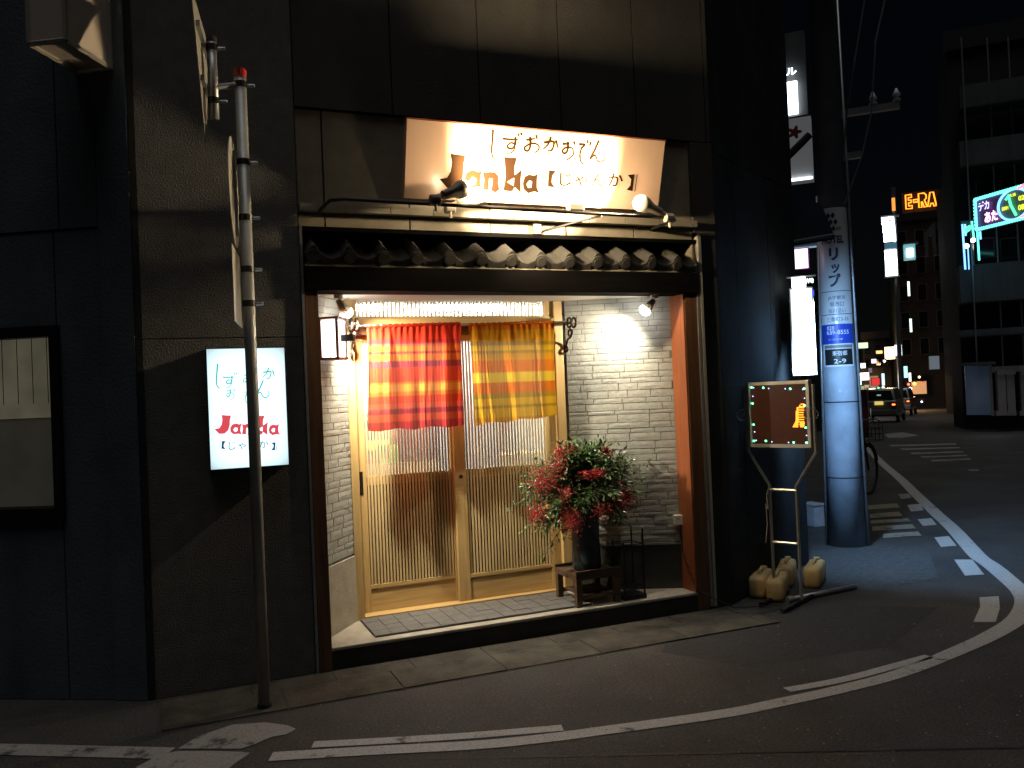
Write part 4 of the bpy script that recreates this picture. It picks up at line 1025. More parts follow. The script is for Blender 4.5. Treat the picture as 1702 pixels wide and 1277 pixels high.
for zz in (zb_-.30, .42): obj('crossbar', MB().tube([lbp(.29,zz,-.01),lbp(.71,zz,-.01)], .010, 8), CHROME, ls)
obj('foot', MB().tube([lbp(.71,.02,.30),lbp(.71,.02,-.32)], .016, 8), BLACKM, ls); obj('foot', MB().tube([lbp(.29,.02,.22),lbp(.29,.02,-.22)], .016, 8), BLACKM, ls)
for u in (-.06, 1.03):
    ring = [lbp(u+.10*math.cos(a)*(1 if u > 0 else 1), (zb_+zt_)/2+.04*math.sin(a), .01+.03*math.sin(a*.5)) for a in [2*math.pi*i/18 for i in range(18)]]
    obj('tie_ring', MB().tube(ring, .003, 5, closed=True), STEEL, ls)
obj('tie_cord', MB().tube([lbp(.29,zb_-.29,.01),lbp(.26,zb_-.34,.02),lbp(.27,zb_-.44,.015),lbp(.24,zb_-.40,.02),lbp(.25,zb_-.55,.02),lbp(.21,zb_-.68,.02)], .004, 5), LAMPW, ls)
# water weights
def tank_proto():
    t = thing('water_tank', 'x', 'water tank', (0,0,0), 'plastic water tanks weighing down the board stand')
    mb = MB().box((-.185,-.060,.0),(.185,.060,.158)); obj('tank_body', mb, TANK, t, bevel=.032, smooth=True, local=True)
    obj('handle', MB().tube([(-.06,0,.152),(-.05,0,.180),(.05,0,.180),(.06,0,.152)], .012, 8), TANK, t, smooth=True, local=True)
    obj('filler_cap', MB().tube([(.13,0,.150),(.13,0,.176)], .024, 12), TANK, t, local=True)
    return t
tk = tank_proto()
def dup(root, loc, rz, label):
    r = root.copy(); COL.objects.link(r); r.location = loc; r.rotation_euler = (0,0,rz); r['label'] = label
    for ch in root.children:
        c_ = ch.copy(); COL.objects.link(c_); c_.parent = r
    return r
g1, g2, g3 = gnd(1289,1000), gnd(1262,993), gnd(1352,978); ax_ = Vector((math.cos(.75), math.sin(.75), 0))
tankspots = [(g1+ax_*.14, .75, 'yellowed plastic water tank standing foremost, its round end towards the road'),
             (g2+ax_*.12, .72, 'yellowed plastic water tank just behind the foremost one, nearest the wall'),
             (g3+ax_*.16, .70, 'yellowed plastic water tank to the right of the right leg of the board stand'),
             (g2+ax_*.34+Vector((.22,.02,0)), .78, 'yellowed plastic water tank at the back, half hidden behind the other three')]
tk.location = tankspots[0][0]; tk.rotation_euler = (0,0,tankspots[0][1]); tk['label'] = tankspots[0][2]
for loc, rz, lab in tankspots[1:]: dup(tk, loc, rz, lab)
a_, b_ = gnd(1312,1002,.0), gnd(1422,980,.0)
pi_ = thing('ground_pipe', 'dark metal pipe lying on the asphalt beside the water tanks', 'pipe', a_)
a_ = a_+Vector((0,0,.022)); b_ = b_+Vector((0,0,.022))
obj('pipe', MB().tube([a_, b_], .018, 12), STEEL, pi_, smooth=True); obj('end_cap', MB().tube([a_-(b_-a_).normalized()*.02, a_+(b_-a_).normalized()*.03], .023, 12), ALU, pi_)

# ------------------------------------------------------------------ utility pole with its wrap-around notice
up = gnd(1409,905); UPX, UPY = up.x, up.y
ut = thing('utility_pole', 'thick pale concrete utility pole at the kerb, lit bluish', 'utility pole', up)
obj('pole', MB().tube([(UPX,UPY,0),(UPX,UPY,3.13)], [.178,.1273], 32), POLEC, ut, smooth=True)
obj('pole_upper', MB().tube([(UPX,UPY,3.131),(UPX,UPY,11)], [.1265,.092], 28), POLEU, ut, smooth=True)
def upz(py): return pln(1396, py, up, Vector((.7,.714,0))).z
for y in (668,792): obj('band', MB().tube([(UPX,UPY,upz(y)-.006),(UPX,UPY,upz(y)+.006)], .1795-.054*upz(y)/3.33, 28), DARKRUB, ut)
obj('bolt', MB().tube([(UPX-.105,UPY-.108,upz(650)),(UPX-.113,UPY-.116,upz(650))], .016, 10), STEEL, ut)
cdir = (CAM-up); cdir.z = 0; cdir.normalize(); crt = Vector((-cdir.y, cdir.x, 0))
if crt.dot(RT) < 0: crt = -crt
for an, zz0, zz1 in ((-1.25,0,3.3),(1.2,0,6.2)):
    dd = cdir*math.cos(an)+crt*math.sin(an); c_ = Vector((UPX,UPY,0))+dd*.192
    obj('conduit', MB().tube([c_+Vector((0,0,zz0)), c_-dd*(.054 if zz1 < 4 else .062)+Vector((0,0,zz1))], .012, 8), STEEL, ut, smooth=True)
for y, w_ in ((190,.62),(262,.28)):
    z_ = upz(y); b0 = Vector((UPX,UPY,z_)); obj('crossarm', MB().box((0,-.03,-.03),(w_,.03,.03), Matrix.Translation(b0)@Matrix.Rotation(math.atan2(crt.y,crt.x),4,'Z')), STEEL, ut)
for k in range(2): obj('insulator', MB().lathe([(.02,0),(.04,.02),(.02,.05),(.04,.07),(.02,.10),(.01,.13)], 10, tuple(Vector((UPX,UPY,upz(190)+.03))+crt*(.40+.2*k))), WHITEPR, ut, smooth=True)
ad = thing('pole_notice', 'tall white hotel notice wrapped round the utility pole with blue phone panel', 'notice', (UPX,UPY,upz(480)))
def radz(z): return .178-.054*z/3.33
def cyl_pt(u, z, lift):   # u: arc in metres, measured from the side facing the street corner
    r = radz(z)+lift; a = u*.80/radz(z); d_ = cdir*math.cos(a)+crt*math.sin(a); return Vector((UPX,UPY,z))+d_*r
def cyl_patch(name, u0, u1, z0, z1, lift, m_, nu=14, nv=6):
    obj(name, MB().grid(lambda a, b: cyl_pt(u0+(u1-u0)*a, z0+(z1-z0)*b, lift), nu, nv), m_, ad, smooth=True)
def cyl_text(s, uc, zc_, w, h, m_, lift=.0075, bold=0.0):
    t = fit(text_mb(s, 1, bold=bold), w, h); t.v = [cyl_pt(uc+p.x, zc_+p.y, lift) for p in t.v]; obj('lettering', t, m_, ad, recalc=False)
zA, zB, zC, zD = upz(348), upz(540), upz(572), upz(608)
cyl_patch('sheet', -.24, .20, zC, zA, .004, SHEET, 18, 10)
cyl_patch('blue_panel', -.235, .195, zC, zB, .0055, BLUEP)
cyl_patch('address_plate', -.19, .19, zD-.01, zC-.004, .004, WHITEPR); cyl_patch('address_field', -.165, .165, zD+.006, zC-.05, .0055, BLACKP)
cyl_patch('address_strip', -.165, .165, zC-.042, zC-.012, .0055, mat('grey_strip', (.2,.2,.19), .5))
for zz in (upz(486), upz(524)): cyl_patch('rule', -.2, .2, zz-.003, zz+.003, .006, NAVY)
cyl_patch('edge_trim', .2, .212, zD, zA, .006, STEEL, 2, 6)
# diamonds, lips, words
for i, (cx_, cy_) in enumerate(((-.045,361),(.005,361),(-.07,372),(-.02,372),(.03,372),(-.045,383),(.005,383),(-.02,350.5))[:7]):
    z_ = upz(cy_); s_ = .024
    obj('diamond', MB().poly([cyl_pt(cx_-s_,z_,.0075),cyl_pt(cx_,z_-s_*1.2,.0075),cyl_pt(cx_+s_,z_,.0075),cyl_pt(cx_,z_+s_*1.2,.0075)]), NAVY, ad, recalc=False)
ring = [(.06+.026*math.cos(a), upz(383)+.015*math.sin(a)) for a in [2*math.pi*i/16 for i in range(16)]]
mb = MB(); k = len(ring)
for f_ in (1, .55):
    mb.v += [cyl_pt(.06+(u-.06)*f_, upz(383)+(z-upz(383))*f_, .0075) for u, z in ring]
for i in range(k): mb.f.append((i, (i+1)%k, k+(i+1)%k, k+i))
obj('lips_mark', mb, mat('red_print', (.35,.03,.05), .5), ad, recalc=False)
cyl_text('HOTEL', -.01, upz(401), .25, .072, NAVY, bold=.03)
for ch, y, w, h in (('リ',425,.095,.115),('ッ',449,.085,.085),('プ',468,.12,.12)):
    cyl_text(ch, -.005+(.012 if ch == 'ッ' else 0), upz(y), w*1.12, h*1.08, GREYSIGN, .0065, bold=.06); cyl_text(ch, -.005+(.012 if ch == 'ッ' else 0), upz(y), w, h, NAVY, .0085, bold=.035)
for s_, y, w in (('JR宇都宮',497,.19),('駅西口',507.5,.145),('田川沿い',518.5,.185),('三番町3-33',532,.24)): cyl_text(s_, .005, upz(y), w, .040, NAVY)
cyl_text('028', -.075, upz(546), .085, .034, WHITEPR, bold=.01); cyl_text('639-8555', .0, upz(553.5), .245, .040, WHITEPR, bold=.012)
cyl_text('詳しくはこちら▶', -.03, upz(565), .16, .018, WHITEPR)
cyl_text('東宿郷', .01, upz(588), .16, .045, WHITEPR); cyl_text('2-9', .01, upz(601), .13, .042, WHITEPR, bold=.01)

# ------------------------------------------------------------------ signs and awning on the street side
sdir = Vector((.695,.719,0)); sn = Vector((.719,-.695,0)); FY = math.atan2(sn.y, sn.x)
def face_box(px0, px1, py0, py1, Z, th, yaw_dir=None):
    """an upright box seen at this size at depth Z, its front square to the street"""
    c0 = zd((px0+px1)/2, (py0+py1)/2, Z); w = (px1-px0)/F*Z; h = (py1-py0)/F*Z
    t = Vector((sn.x, sn.y, 0)); t = t if t.dot(RT) > 0 else -t; n = Vector((-t.y, t.x, 0)); n = n if n.dot(FW) > 0 else -n
    M = Matrix((t, n, Vector((0,0,1)))).transposed().to_4x4(); M.translation = c0
    w /= abs(t.dot(RT)); return M, w, h
def fb(name, px0, px1, py0, py1, Z, th, m_, parent=None, front=0.0, **k):
    M, w, h = face_box(px0, px1, py0, py1, Z, th)
    return obj(name, MB().box((-w/2,front,-h/2),(w/2,front+th,h/2), M), m_, parent, **k)
def ftext(s, px0, px1, py0, py1, Z, m_, parent, front=-.006, bold=0.0):
    M, w, h = face_box(px0, px1, py0, py1, Z, 0); t = fit(text_mb(s, 1, bold=bold), w, h); t.v = [M@Vector((p.x, front, p.y)) for p in t.v]
    return obj('lettering', t, m_, parent, recalc=False)
def sthing(name, label, cat, px, py, Z, group=None): return thing(name, label, cat, zd(px, py, Z), group)
WHITE_E = emit('white_sign_light', (.80,.93,1.0), 1.6); WHITE_F = emit('far_white_sign_light', (.85,.95,1.0), 5); PINK_E = emit('pink_sign_light', (1.0,.72,.95), 2.2); PURP = mat('purple_print', (.12,.01,.16), .5)
# white tall sign next to the pole; it is what lights the pole
ZS = 6.75
t = sthing('tall_sign', 'tall glowing white sign box squeezed between the wall edge and the utility pole', 'sign', 1334, 545, ZS)
fb('light_panel', 1319, 1350, 480, 622, ZS, .012, WHITE_E, t); fb('housing', 1317, 1352, 478, 624, ZS+.015, .10, ALU, t)
fb('blue_band', 1337, 1352, 483, 492, ZS-.01, .006, emit('blue_band_light', (.05,.12,.9), 1.2), t)
fb('top_panel', 1317, 1337, 461, 477, ZS, .1, WHITE_F, t); ftext('ave', 1337.5, 1351, 463, 471, ZS-.01, WHITE_F, t); fb('bracket', 1310, 1353, 458.5, 460.5, ZS+.05, .05, STEEL, t)
obj('wall_arm', MB().tube([zd(1322,500,ZS+.08), zd(1305,500,ZS+.5)], .012, 6), STEEL, t); obj('wall_arm', MB().tube([zd(1326,615,ZS+.08), zd(1309,615,ZS+.5)], .012, 6), STEEL, t)
li = bpy.data.lights.new('tall_sign_light', 'AREA'); li.shape = 'RECTANGLE'; li.size = .15; li.size_y = .68; li.energy = 60; li.spread = math.radians(125); li.color = (.33,.60,1.0)
lo = bpy.data.objects.new('tall_sign_light', li); COL.objects.link(lo); lo.parent = t
lpos = zd(1347, 550, ZS-.16); lo.location = lpos-t.location; ldir = (Vector((UPX+.1,UPY-.50,1.05))-lpos).normalized(); lo.rotation_euler = (-ldir).to_track_quat('Z','Y').to_euler()
t = sthing('beauty_sign', 'small pink lit sign with one purple character above the tall white sign', 'sign', 1328, 432, 8)
fb('light_panel', 1300, 1340, 415, 447, 8, .1, PINK_E, t); fb('frame', 1300, 1342, 413.5, 449, 8.02, .1, PURP, t); ftext('美', 1320, 1334, 424, 441, 8, PURP, t, bold=.01)
t = sthing('awning', 'dark sloping canvas awning jutting out beside the utility pole', 'awning', 1345, 365, 7.3)
c_ = [zd(1290,322,7.5), zd(1348,331,7.5), zd(1366,341,7.35), zd(1386,392,7.05), zd(1384,396,7.05), zd(1290,411,7.3)]
AWN = mat('dark_awning', (.014,.018,.027), .9, var=.3, scale=3, spec=.05)
obj('canvas', MB().prism([zd(1296,322,7.6), zd(1348,331,7.6), zd(1366,341,7.45), zd(1386,390,7.15), zd(1296,405,7.3)], Vector((.05,.06,-.03))), AWN, t)
obj('front_rail', MB().tube([zd(1296,406,7.28), zd(1387,391,7.13)], .018, 8), BLACKM, t)
t = sthing('fascia_sign', 'plain pale strip sign under the dark awning', 'sign', 1340, 405, 8.4); fb('panel', 1300, 1367, 397, 412, 8.4, .06, GREYSIGN, t); fb('light_edge', 1300, 1366, 411, 413, 8.38, .03, emit('dim_strip_light', (.5,.7,.9), .5), t)
t = sthing('camellia_sign', 'grey panel sign with a red flower and dark character under the white light box', 'sign', 1325, 250, 11)
PANE = emit('dim_sign_panel', (.55,.56,.60), .10); PANE.node_tree.nodes['Principled BSDF'].inputs['Base Color'].default_value = (.5,.5,.5,1)
fb('panel', 1290, 1346, 197, 302, 11, .2, PANE, t); fb('light_strip', 1290, 1346, 297.5, 300.5, 10.97, .02, WHITE_F, t)
ftext('椿', 1304, 1342, 245, 278, 11, BLACKP, t, -.01, .01); ftext('2F', 1338, 1346, 279, 287, 11, BLACKP, t, -.01)
M, w, h = face_box(1310,1332,209,232,11,0); ring = [(w*.5*(.75+.25*math.cos(5*a))*math.cos(a), h*.5*(.75+.25*math.cos(5*a))*math.sin(a)) for a in [2*math.pi*i/40 for i in range(40)]]
obj('flower_mark', MB().poly([M@Vector((a, -.01, b)) for a, b in ring]), mat('dull_red_print', (.30,.05,.04), .6), t, recalc=False)
obj('support_arm', MB().tube([zd(1300,270,10.6), zd(1345,225,10.6)], .05, 8), BLACKM, t)
t = sthing('building_name_sign', 'white lit characters over a blank white light box high beyond the wall edge', 'sign', 1310, 150, 12)
fb('housing', 1285, 1336, 55, 195, 12.05, .3, BLDG, t); fb('light_panel', 1290, 1323.5, 137, 191, 12, .04, WHITE_F, t); ftext('ビル', 1293, 1322, 114, 127, 12, WHITE_F, t, -.02, .03)
# overhead wires
WIRE = mat('wire_grey', (.22,.22,.23), .5)
def wire(label, pts, r=.011):
    P = []
    for i in range(len(pts)-1):
        for k in range(6): P.append(Vector(pts[i]).lerp(Vector(pts[i+1]), k/6))
    P.append(Vector(pts[-1])); o = obj('overhead_wire', MB().tube(P, r, 5), WIRE); setp(o, label, 'wire', 'overhead wires at the utility pole')
wire('overhead wire swinging down past the crossarm to the top of the pole notice', [zd(1472,-5,7.6), zd(1455,70,7.6), zd(1448,190,7.65), zd(1432,262,7.7), zd(1405,338,7.8)], .008)
wire('overhead wire running steeply beside the pole into the upper crossarm', [zd(1438,-5,7.5), zd(1420,105,7.55), zd(1407,190,7.7), zd(1402,262,7.8)], .008)

# ------------------------------------------------------------------ bicycle, crate, banner, post behind the pole
bc = gnd(1421,829); by = thing('bicycle', 'dark parked bicycle half hidden behind the utility pole', 'bicycle', bc)
bd = Vector((.90,.42,0)).normalized(); bz = Vector((0,0,1)); bn = bd.cross(bz)
def bp(a, z, o=0): return bc+bd*a+bz*z+bn*o
for cx_ in (-.52,.52):
    ring = [bp(cx_+.32*math.cos(a), .33+.32*math.sin(a)) for a in [2*math.pi*i/36 for i in range(36)]]
    wh = obj('wheel', MB().tube(ring, .019, 8, closed=True), DARKRUB, by, smooth=True)
    for k in range(12):
        a = 2*math.pi*k/12; obj('spoke', MB().tube([bp(cx_,.33), bp(cx_+.31*math.cos(a), .33+.31*math.sin(a))], .0022, 4), STEEL, wh)
    obj('mudguard', MB().tube([bp(cx_+.35*math.cos(a), .33+.35*math.sin(a)) for a in [.3+2.4*i/16 for i in range(17)]], .02, 6), BLACKM, by, smooth=True)
fr = MB()
for a, b in (((-.52,.33),(-.16,.62)),((-.52,.33),(-.08,.30)),((-.08,.30),(-.18,.86)),((-.08,.30),(.36,.74)),((-.14,.62),(.36,.80)),((.52,.33),(.34,.98))): fr.tube([bp(*a), bp(*b)], .016, 8)
obj('frame', fr, BLACKM, by); obj('saddle', MB().tube([bp(-.30,.89),bp(-.2,.9),bp(-.05,.89)], [.075,.06,.02], 10), DARKRUB, by, smooth=True)
obj('handlebar', MB().tube([bp(.22,1.0,-.28),bp(.34,1.02,-.2),bp(.36,1.0,0),bp(.34,1.02,.2),bp(.22,1.0,.28)], .012, 8), STEEL, by)
bk = MB()
for zz in (.72,.80,.88,.96): bk.tube([bp(.42,zz,-.15),bp(.70,zz,-.15),bp(.70,zz,.15),bp(.42,zz,.15)], .004, 4, closed=True)
for aa, oo in ((.42,-.15),(.70,-.15),(.70,.15),(.42,.15),(.56,-.15),(.56,.15)): bk.tube([bp(aa,.72,oo),bp(aa,.96,oo)], .004, 4)
obj('basket', bk, BLACKM, by)
q = gnd(1352,874); t = thing('white_crate', 'pale plastic crate on the ground between the board stand and the utility pole', 'crate', q)
obj('crate_body', MB().box((q.x-.07,q.y-.1,.0),(q.x+.07,q.y+.1,.22)), mat('grey_white_plastic', (.5,.47,.5), .5), t, bevel=.012); obj('crate_rim', MB().box((q.x-.08,q.y-.11,.221),(q.x+.08,q.y+.11,.245)), GREYSIGN, t, bevel=.006)
q = gnd(1437,738); t = thing('red_banner', 'dark red upright banner flag just right of the utility pole', 'banner', q)
Zb = (q-CAM).dot(FW); M, w, h = face_box(1428,1442,648,728,Zb,0)
obj('banner_cloth', MB().grid(lambda u, v: M@Vector((-w/2+w*u, .015*math.sin(v*9+u*3), -h/2+h*v)), 6, 14), mat('dark_red_cloth', (.16,.02,.03), .8), t, smooth=True)
obj('banner_pole', MB().tube([M@Vector((w/2,0,-h/2-.25)), M@Vector((w/2,0,h/2+.06))], .012, 8), STEEL, t); obj('banner_base', MB().lathe([(.14,0),(.15,.02),(.13,.08),(.03,.1)], 16, tuple(Vector((q.x,q.y,gz(q.x,q.y))))), BLACKM, t, smooth=True)
q = gnd(1449,727); t = thing('kerb_post', 'thin pale marker post at the edge line beyond the pole', 'post', q); obj('post', MB().tube([q, q+Vector((0,0,.85))], [.022,.02], 10), ALU, t, smooth=True); obj('post_base', MB().lathe([(.07,0),(.07,.02),(.03,.05)], 14, tuple(q)), BLACKM, t)

# ------------------------------------------------------------------ cars down the street
def car(label, px, py, grp):
    q = gnd(px, py); a = math.atan2(.60,.80)-math.pi/2
    t = thing('car', label, 'car', q, grp, rz=a)      # local +y points down the street, we see the tail
    sec = [(-1.62,.62,.42,.86),(-1.66,.70,.36,.95),(-1.52,.70,.30,1.0),(1.0,.70,.30,.98),(1.55,.66,.36,.86),(1.68,.55,.45,.72)]
    mb = MB(); n = 8
    for y, w, z0, z1 in sec: mb.v += [Vector(p) for p in ((-w,y,z0),(w,y,z0),(w*1.02,y,(z0+z1)/2),(w*.96,y,z1),(-w*.96,y,z1),(-w*1.02,y,(z0+z1)/2))]
    for i in range(len(sec)-1):
        for j in range(6): mb.f.append((i*6+j, i*6+(j+1)%6, (i+1)*6+(j+1)%6, (i+1)*6+j))
    mb.f.append(tuple(reversed(range(6)))); mb.f.append(tuple((len(sec)-1)*6+j for j in range(6)))
    obj('body', mb, CARP, t, local=True, bevel=.03, smooth=True)
    cab = [(-1.60,.66,.97),(-1.38,.56,1.48),(.35,.56,1.50),(.95,.64,.98)]; mb = MB()
    mb.v = [Vector(p) for y, w, z in cab for p in ((-w,y,z),(w,y,z))]
    mb.f = [(0,1,3,2),(2,3,5,4),(4,5,7,6),(0,2,4,6),(1,7,5,3),(0,6,7,1)]
    obj('cabin', mb, CARP, t, local=True, bevel=.03, smooth=True)
    obj('rear_window', MB().prism([(-.56,-1.60,1.03),(.56,-1.60,1.03),(.47,-1.44,1.40),(-.47,-1.44,1.40)], (0,-.02,-.01)), CARG, t, local=True)
    for s in (-1,1):
        obj('side_window', MB().prism([(s*.645,-1.3,1.03),(s*.655,.75,1.03),(s*.575,.3,1.42),(s*.575,-1.25,1.42)], (s*.012,0,0)), CARG, t, local=True)
        tl_ = obj('taillight', MB().box((s*.58-.085,-1.70,.74),(s*.58+.085,-1.64,.88)), mat('taillight_red', (.3,.02,.02), .3), t, local=True, bevel=.01)
        obj('lamp_glow', MB().box((s*.58-.06,-1.712,.77),(s*.58+.06,-1.70,.83)), emit('taillight_glow', (1.0,.16,.03), 5), tl_, local=True)
        for y in (-1.05,1.1):
            w_ = obj('wheel', MB().tube([(s*.60,y,.28),(s*.71,y,.28)], .28, 20), DARKRUB, t, local=True); obj('rim', MB().tube([(s*.712,y,.28),(s*.718,y,.28)], .17, 14), STEEL, w_, local=True)
    obj('number_plate', MB().box((-.17,-1.70,.80),(.17,-1.665,.95)), emit('lit_plate', (.9,.7,.2), .8), t, local=True)
    obj('bumper', MB().box((-.70,-1.72,.36),(.70,-1.60,.58)), CARP, t, local=True, bevel=.03)
    obj('window_glint', MB().box((-.08,-1.575,1.2),(.08,-1.56,1.24), Matrix.Translation((0,-.025,0))), emit('window_reflection', (.6,.85,.85), .6), t, local=True)  # reflection on the rear window, done as a glowing patch
    return t
car('small silver hatchback seen from behind with red tail lights glowing', 1471, 701, 'cars down the street')
c2 = car('second silver car just ahead to the right of the small hatchback', 1497, 690, 'cars down the street')

# ------------------------------------------------------------------ buildings and lights down the street
def building(name, label, px0, px1, py_top, Z, th, m_, py_base=None, rows=0, cols=0, wm=None):
    base_z = gz(*zd((px0+px1)/2, 640, Z)[:2])-.05
    t = thing(name, label, 'building', zd((px0+px1)/2, 640, Z))
    M, w, h = face_box(px0, px1, py_top, 720, Z, th); top = (M@Vector((0,0,h/2))).z
    M2 = M.copy(); M2.translation.z = 0
    obj('wall', MB().box((-w/2,0,base_z),(w/2,th,top), M2), m_, t)
    obj('parapet', MB().box((-w/2-.1,-.12,top-.5),(w/2+.1,-.004,top+.15), M2), m_, t)
    for r in range(rows):
        for c_ in range(cols):
            x_ = -w/2+w*(c_+.5)/cols; z_ = base_z+3.4+(top-base_z-4.5)*(r+.3)/max(1,rows); ww = w/cols*.55; hh_ = min(1.5,(top-base_z-4)/max(1,rows)*.6)
            f_ = obj('window', MB().box((x_-ww/2,-.05,z_),(x_+ww/2,-.004,z_+hh_), M2), BLDG, t)
            obj('pane', MB().box((x_-ww/2+.06,-.06,z_+.06),(x_+ww/2-.06,-.051,z_+hh_-.06), M2), wm or CARG, f_)
    return t, M2, w, top
building('far_building', 'tan building glowing faintly at the far end of the street', 1441, 1500, 553, 75, 10, BLDB, rows=2, cols=4)
building('tower_building', 'tall dark building carrying the orange neon letters', 1500, 1600, 352, 62, 12, BLDD, rows=5, cols=4)
building('left_row_building', 'dark building behind the utility pole on the near side of the street', 1345, 1418, 430, 30, 6, BLDD, rows=2, cols=2)
building('narrow_building', 'dark narrow building beyond the small green hanging sign', 1582, 1614, 300, 44, 4, BLDD, rows=4, cols=2)
t, M2, w, top = building('balcony_building', 'dark grey building with wide balcony bands under the neon board', 1608, 1800, 40, 27, 3, BLDD)
def bal(py0, py1, px0=1610, m_=BLDG, out=.9): 
    M, w_, h_ = face_box(px0, 1800, py0, py1, 26.9, 0); obj('balcony_band', MB().box((-w_/2,-out,-h_/2),(w_/2,-.13,h_/2), M), m_, t)
    M, w_, h_ = face_box(px0+2, 1800, py1, py1+1.6, 26.9, 0); obj('balcony_slab', MB().box((-w_/2,-out-.08,-h_/2),(w_/2,-.13,h_/2), M), BLDD, t)
bal(140,178); bal(232,275); bal(438,500); bal(545,556)
for px in (1612, 1655, 1690): fb('downpipe', px, px+2, 60, 690, 26.6, .06, STEEL, t)
for py in (300, 395):
    for px in (1625, 1665, 1700):
        f_ = fb('window', px, px+26, py, py+34, 26.8, .06, BLDG, t); fb('pane', px+2, px+24, py+2, py+32, 26.75, .02, CARG, f_)
t = thing('stone_portal', 'pale stone storefront portal with square columns at the right edge', 'storefront', zd(1690,690,25.5))
for px in (1660, 1675, 1699): 
    fb('column', px, px+11, 622, 685, 25.4, .4, STONE, t); fb('column_base', px-2, px+13, 684, 691, 25.35, .5, STONE, t); fb('capital', px-1, px+12, 616, 622.5, 25.35, .5, STONE, t)
fb('lintel', 1662, 1800, 606, 616, 25.3, .6, STONE, t)
t = thing('glass_storefront', 'dim bluish storefront panes left of the stone portal', 'storefront', zd(1630,650,26))
for px in (1606, 1616, 1627, 1638): fb('pane', px, px+9, 608, 690, 25.9, .05, emit('dim_blue_pane', (.10,.16,.26), .07, .5, 1), t)
fb('frame', 1604, 1650, 602, 607, 25.85, .1, BLDG, t); fb('mullion', 1646, 1650, 607, 692, 25.85, .1, STONE, t)
q = gnd(1651,694); t = thing('glowing_bollard', 'small post with a bright white lamp beside the stone portal', 'lamp', q)
Zq = (q-CAM).dot(FW); obj('post', MB().tube([q, zd(1652,672,Zq)], .05, 8), STEEL, t); c_ = zd(1652.5,668.5,Zq)
b = MB(); b.v = [c_+w_*.07 for w_ in icov]; b.f = list(icof); obj('lamp_head', b, emit('violet_white_lamp', (.95,.85,1.0), 8), t, smooth=True)
c_ = zd(1656.5,666,Zq); b = MB(); b.v = [c_+w_*.05 for w_ in icov]; b.f = list(icof); obj('lamp_head', b, emit('violet_white_lamp', (.95,.85,1.0), 5), t, smooth=True)
# neon letters
NEON = emit('orange_neon', (1.0,.26,.02), 3.2)
t = thing('neon_letters', 'orange neon outline letters E-RA on the dark tower', 'sign', zd(1530,334,60))
M, w, h = face_box(1509,1551,323,346,60,0)
def neon(loop, closed=True):
    obj('neon_tube', MB().tube([M@Vector((w*(u-.5),-.25,h*(v-.5))) for u, v in loop], .05, 6, closed=closed), NEON, t)
neon([(0,0),(0,1),(.2,1),(.2,.8),(.09,.8),(.09,.6),(.18,.6),(.18,.42),(.09,.42),(.09,.2),(.21,.2),(.21,0)])
neon([(.25,.42),(.25,.6),(.40,.6),(.40,.42)])
neon([(.43,0),(.43,1),(.62,1),(.68,.85),(.68,.62),(.62,.5),(.70,0),(.60,0),(.54,.4),(.52,.4),(.52,0)])
neon([(.72,0),(.81,1),(.92,1),(1,0),(.92,0),(.90,.2),(.82,.2),(.80,0)])
fb('backing', 1504, 1556, 318, 352, 60.3, .2, BLDD, t)
# stacked white panel sign on its mast
t = thing('mast_sign', 'tall mast with seven stacked white lit panels and an orange lamp', 'sign', gnd(1499,712))
Zm = 42.0
obj('mast', MB().tube([zd(1484.5,312,Zm), zd(1499.5,716,Zm)], .11, 8), STEEL, t)
for i, (y0, y1, x) in enumerate(((361,372,1467),(374,385.5,1469),(387.5,401,1470.5),(403.5,413.5,1472),(415.5,430,1472),(431,444.5,1473),(446,458,1473.5))):
    fb('light_panel', x, x+17, y0, y1, Zm-.2, .2, emit('dim_teal_panel', (.1,.25,.35), .5) if i == 3 else WHITE_F, t)
    if i in (0,6): ftext('営業' if i == 0 else '年中', x+2, x+15, y0+2, y1-2, Zm-.22, NAVY, t, -.02, .02)
fb('frame', 1466, 1492, 358, 360.5, Zm-.1, .2, BLDG, t); fb('frame', 1472, 1494, 458.5, 461, Zm-.1, .2, BLDG, t)
fb('side_strip', 1486.5, 1488.5, 375, 404, Zm-.1, .1, emit('blue_strip', (.3,.4,1), 1.5), t)
fb('orange_lamp', 1483, 1487.5, 329, 350, Zm-.15, .2, emit('orange_lamp_glow', (1,.28,.05), 1.6), t)
t = thing('street_light_box', 'boxy cyan white lamp hanging from the dark building', 'lamp', zd(1514,418,50))
fb('housing', 1504, 1520, 404.5, 431, 50, .6, emit('cyan_glass', (.35,.8,.85), .4), t); fb('lamp_core', 1508, 1517, 413, 427, 49.9, .05, WHITE_F, t); fb('hood', 1503, 1524, 402, 405, 49.8, .9, BLDG, t)
t = thing('roof_gable', 'pale grey gabled rooftop wall rising over the dark building', 'rooftop', zd(1548,400,52))
M, w, h = face_box(1539,1554,368,425,52,0); obj('gable_wall', MB().prism([M@Vector(p) for p in ((-w/2,0,-h/2),(-w/4,0,-h/2),(-w/6,0,h*.1),(w/6,0,h*.1),(w/4,0,-h/2),(w/2,0,-h/2),(w/2,0,h/2),(-w/2,0,h*.18))], M.to_3x3()@Vector((0,.5,0))), BLDG, t)
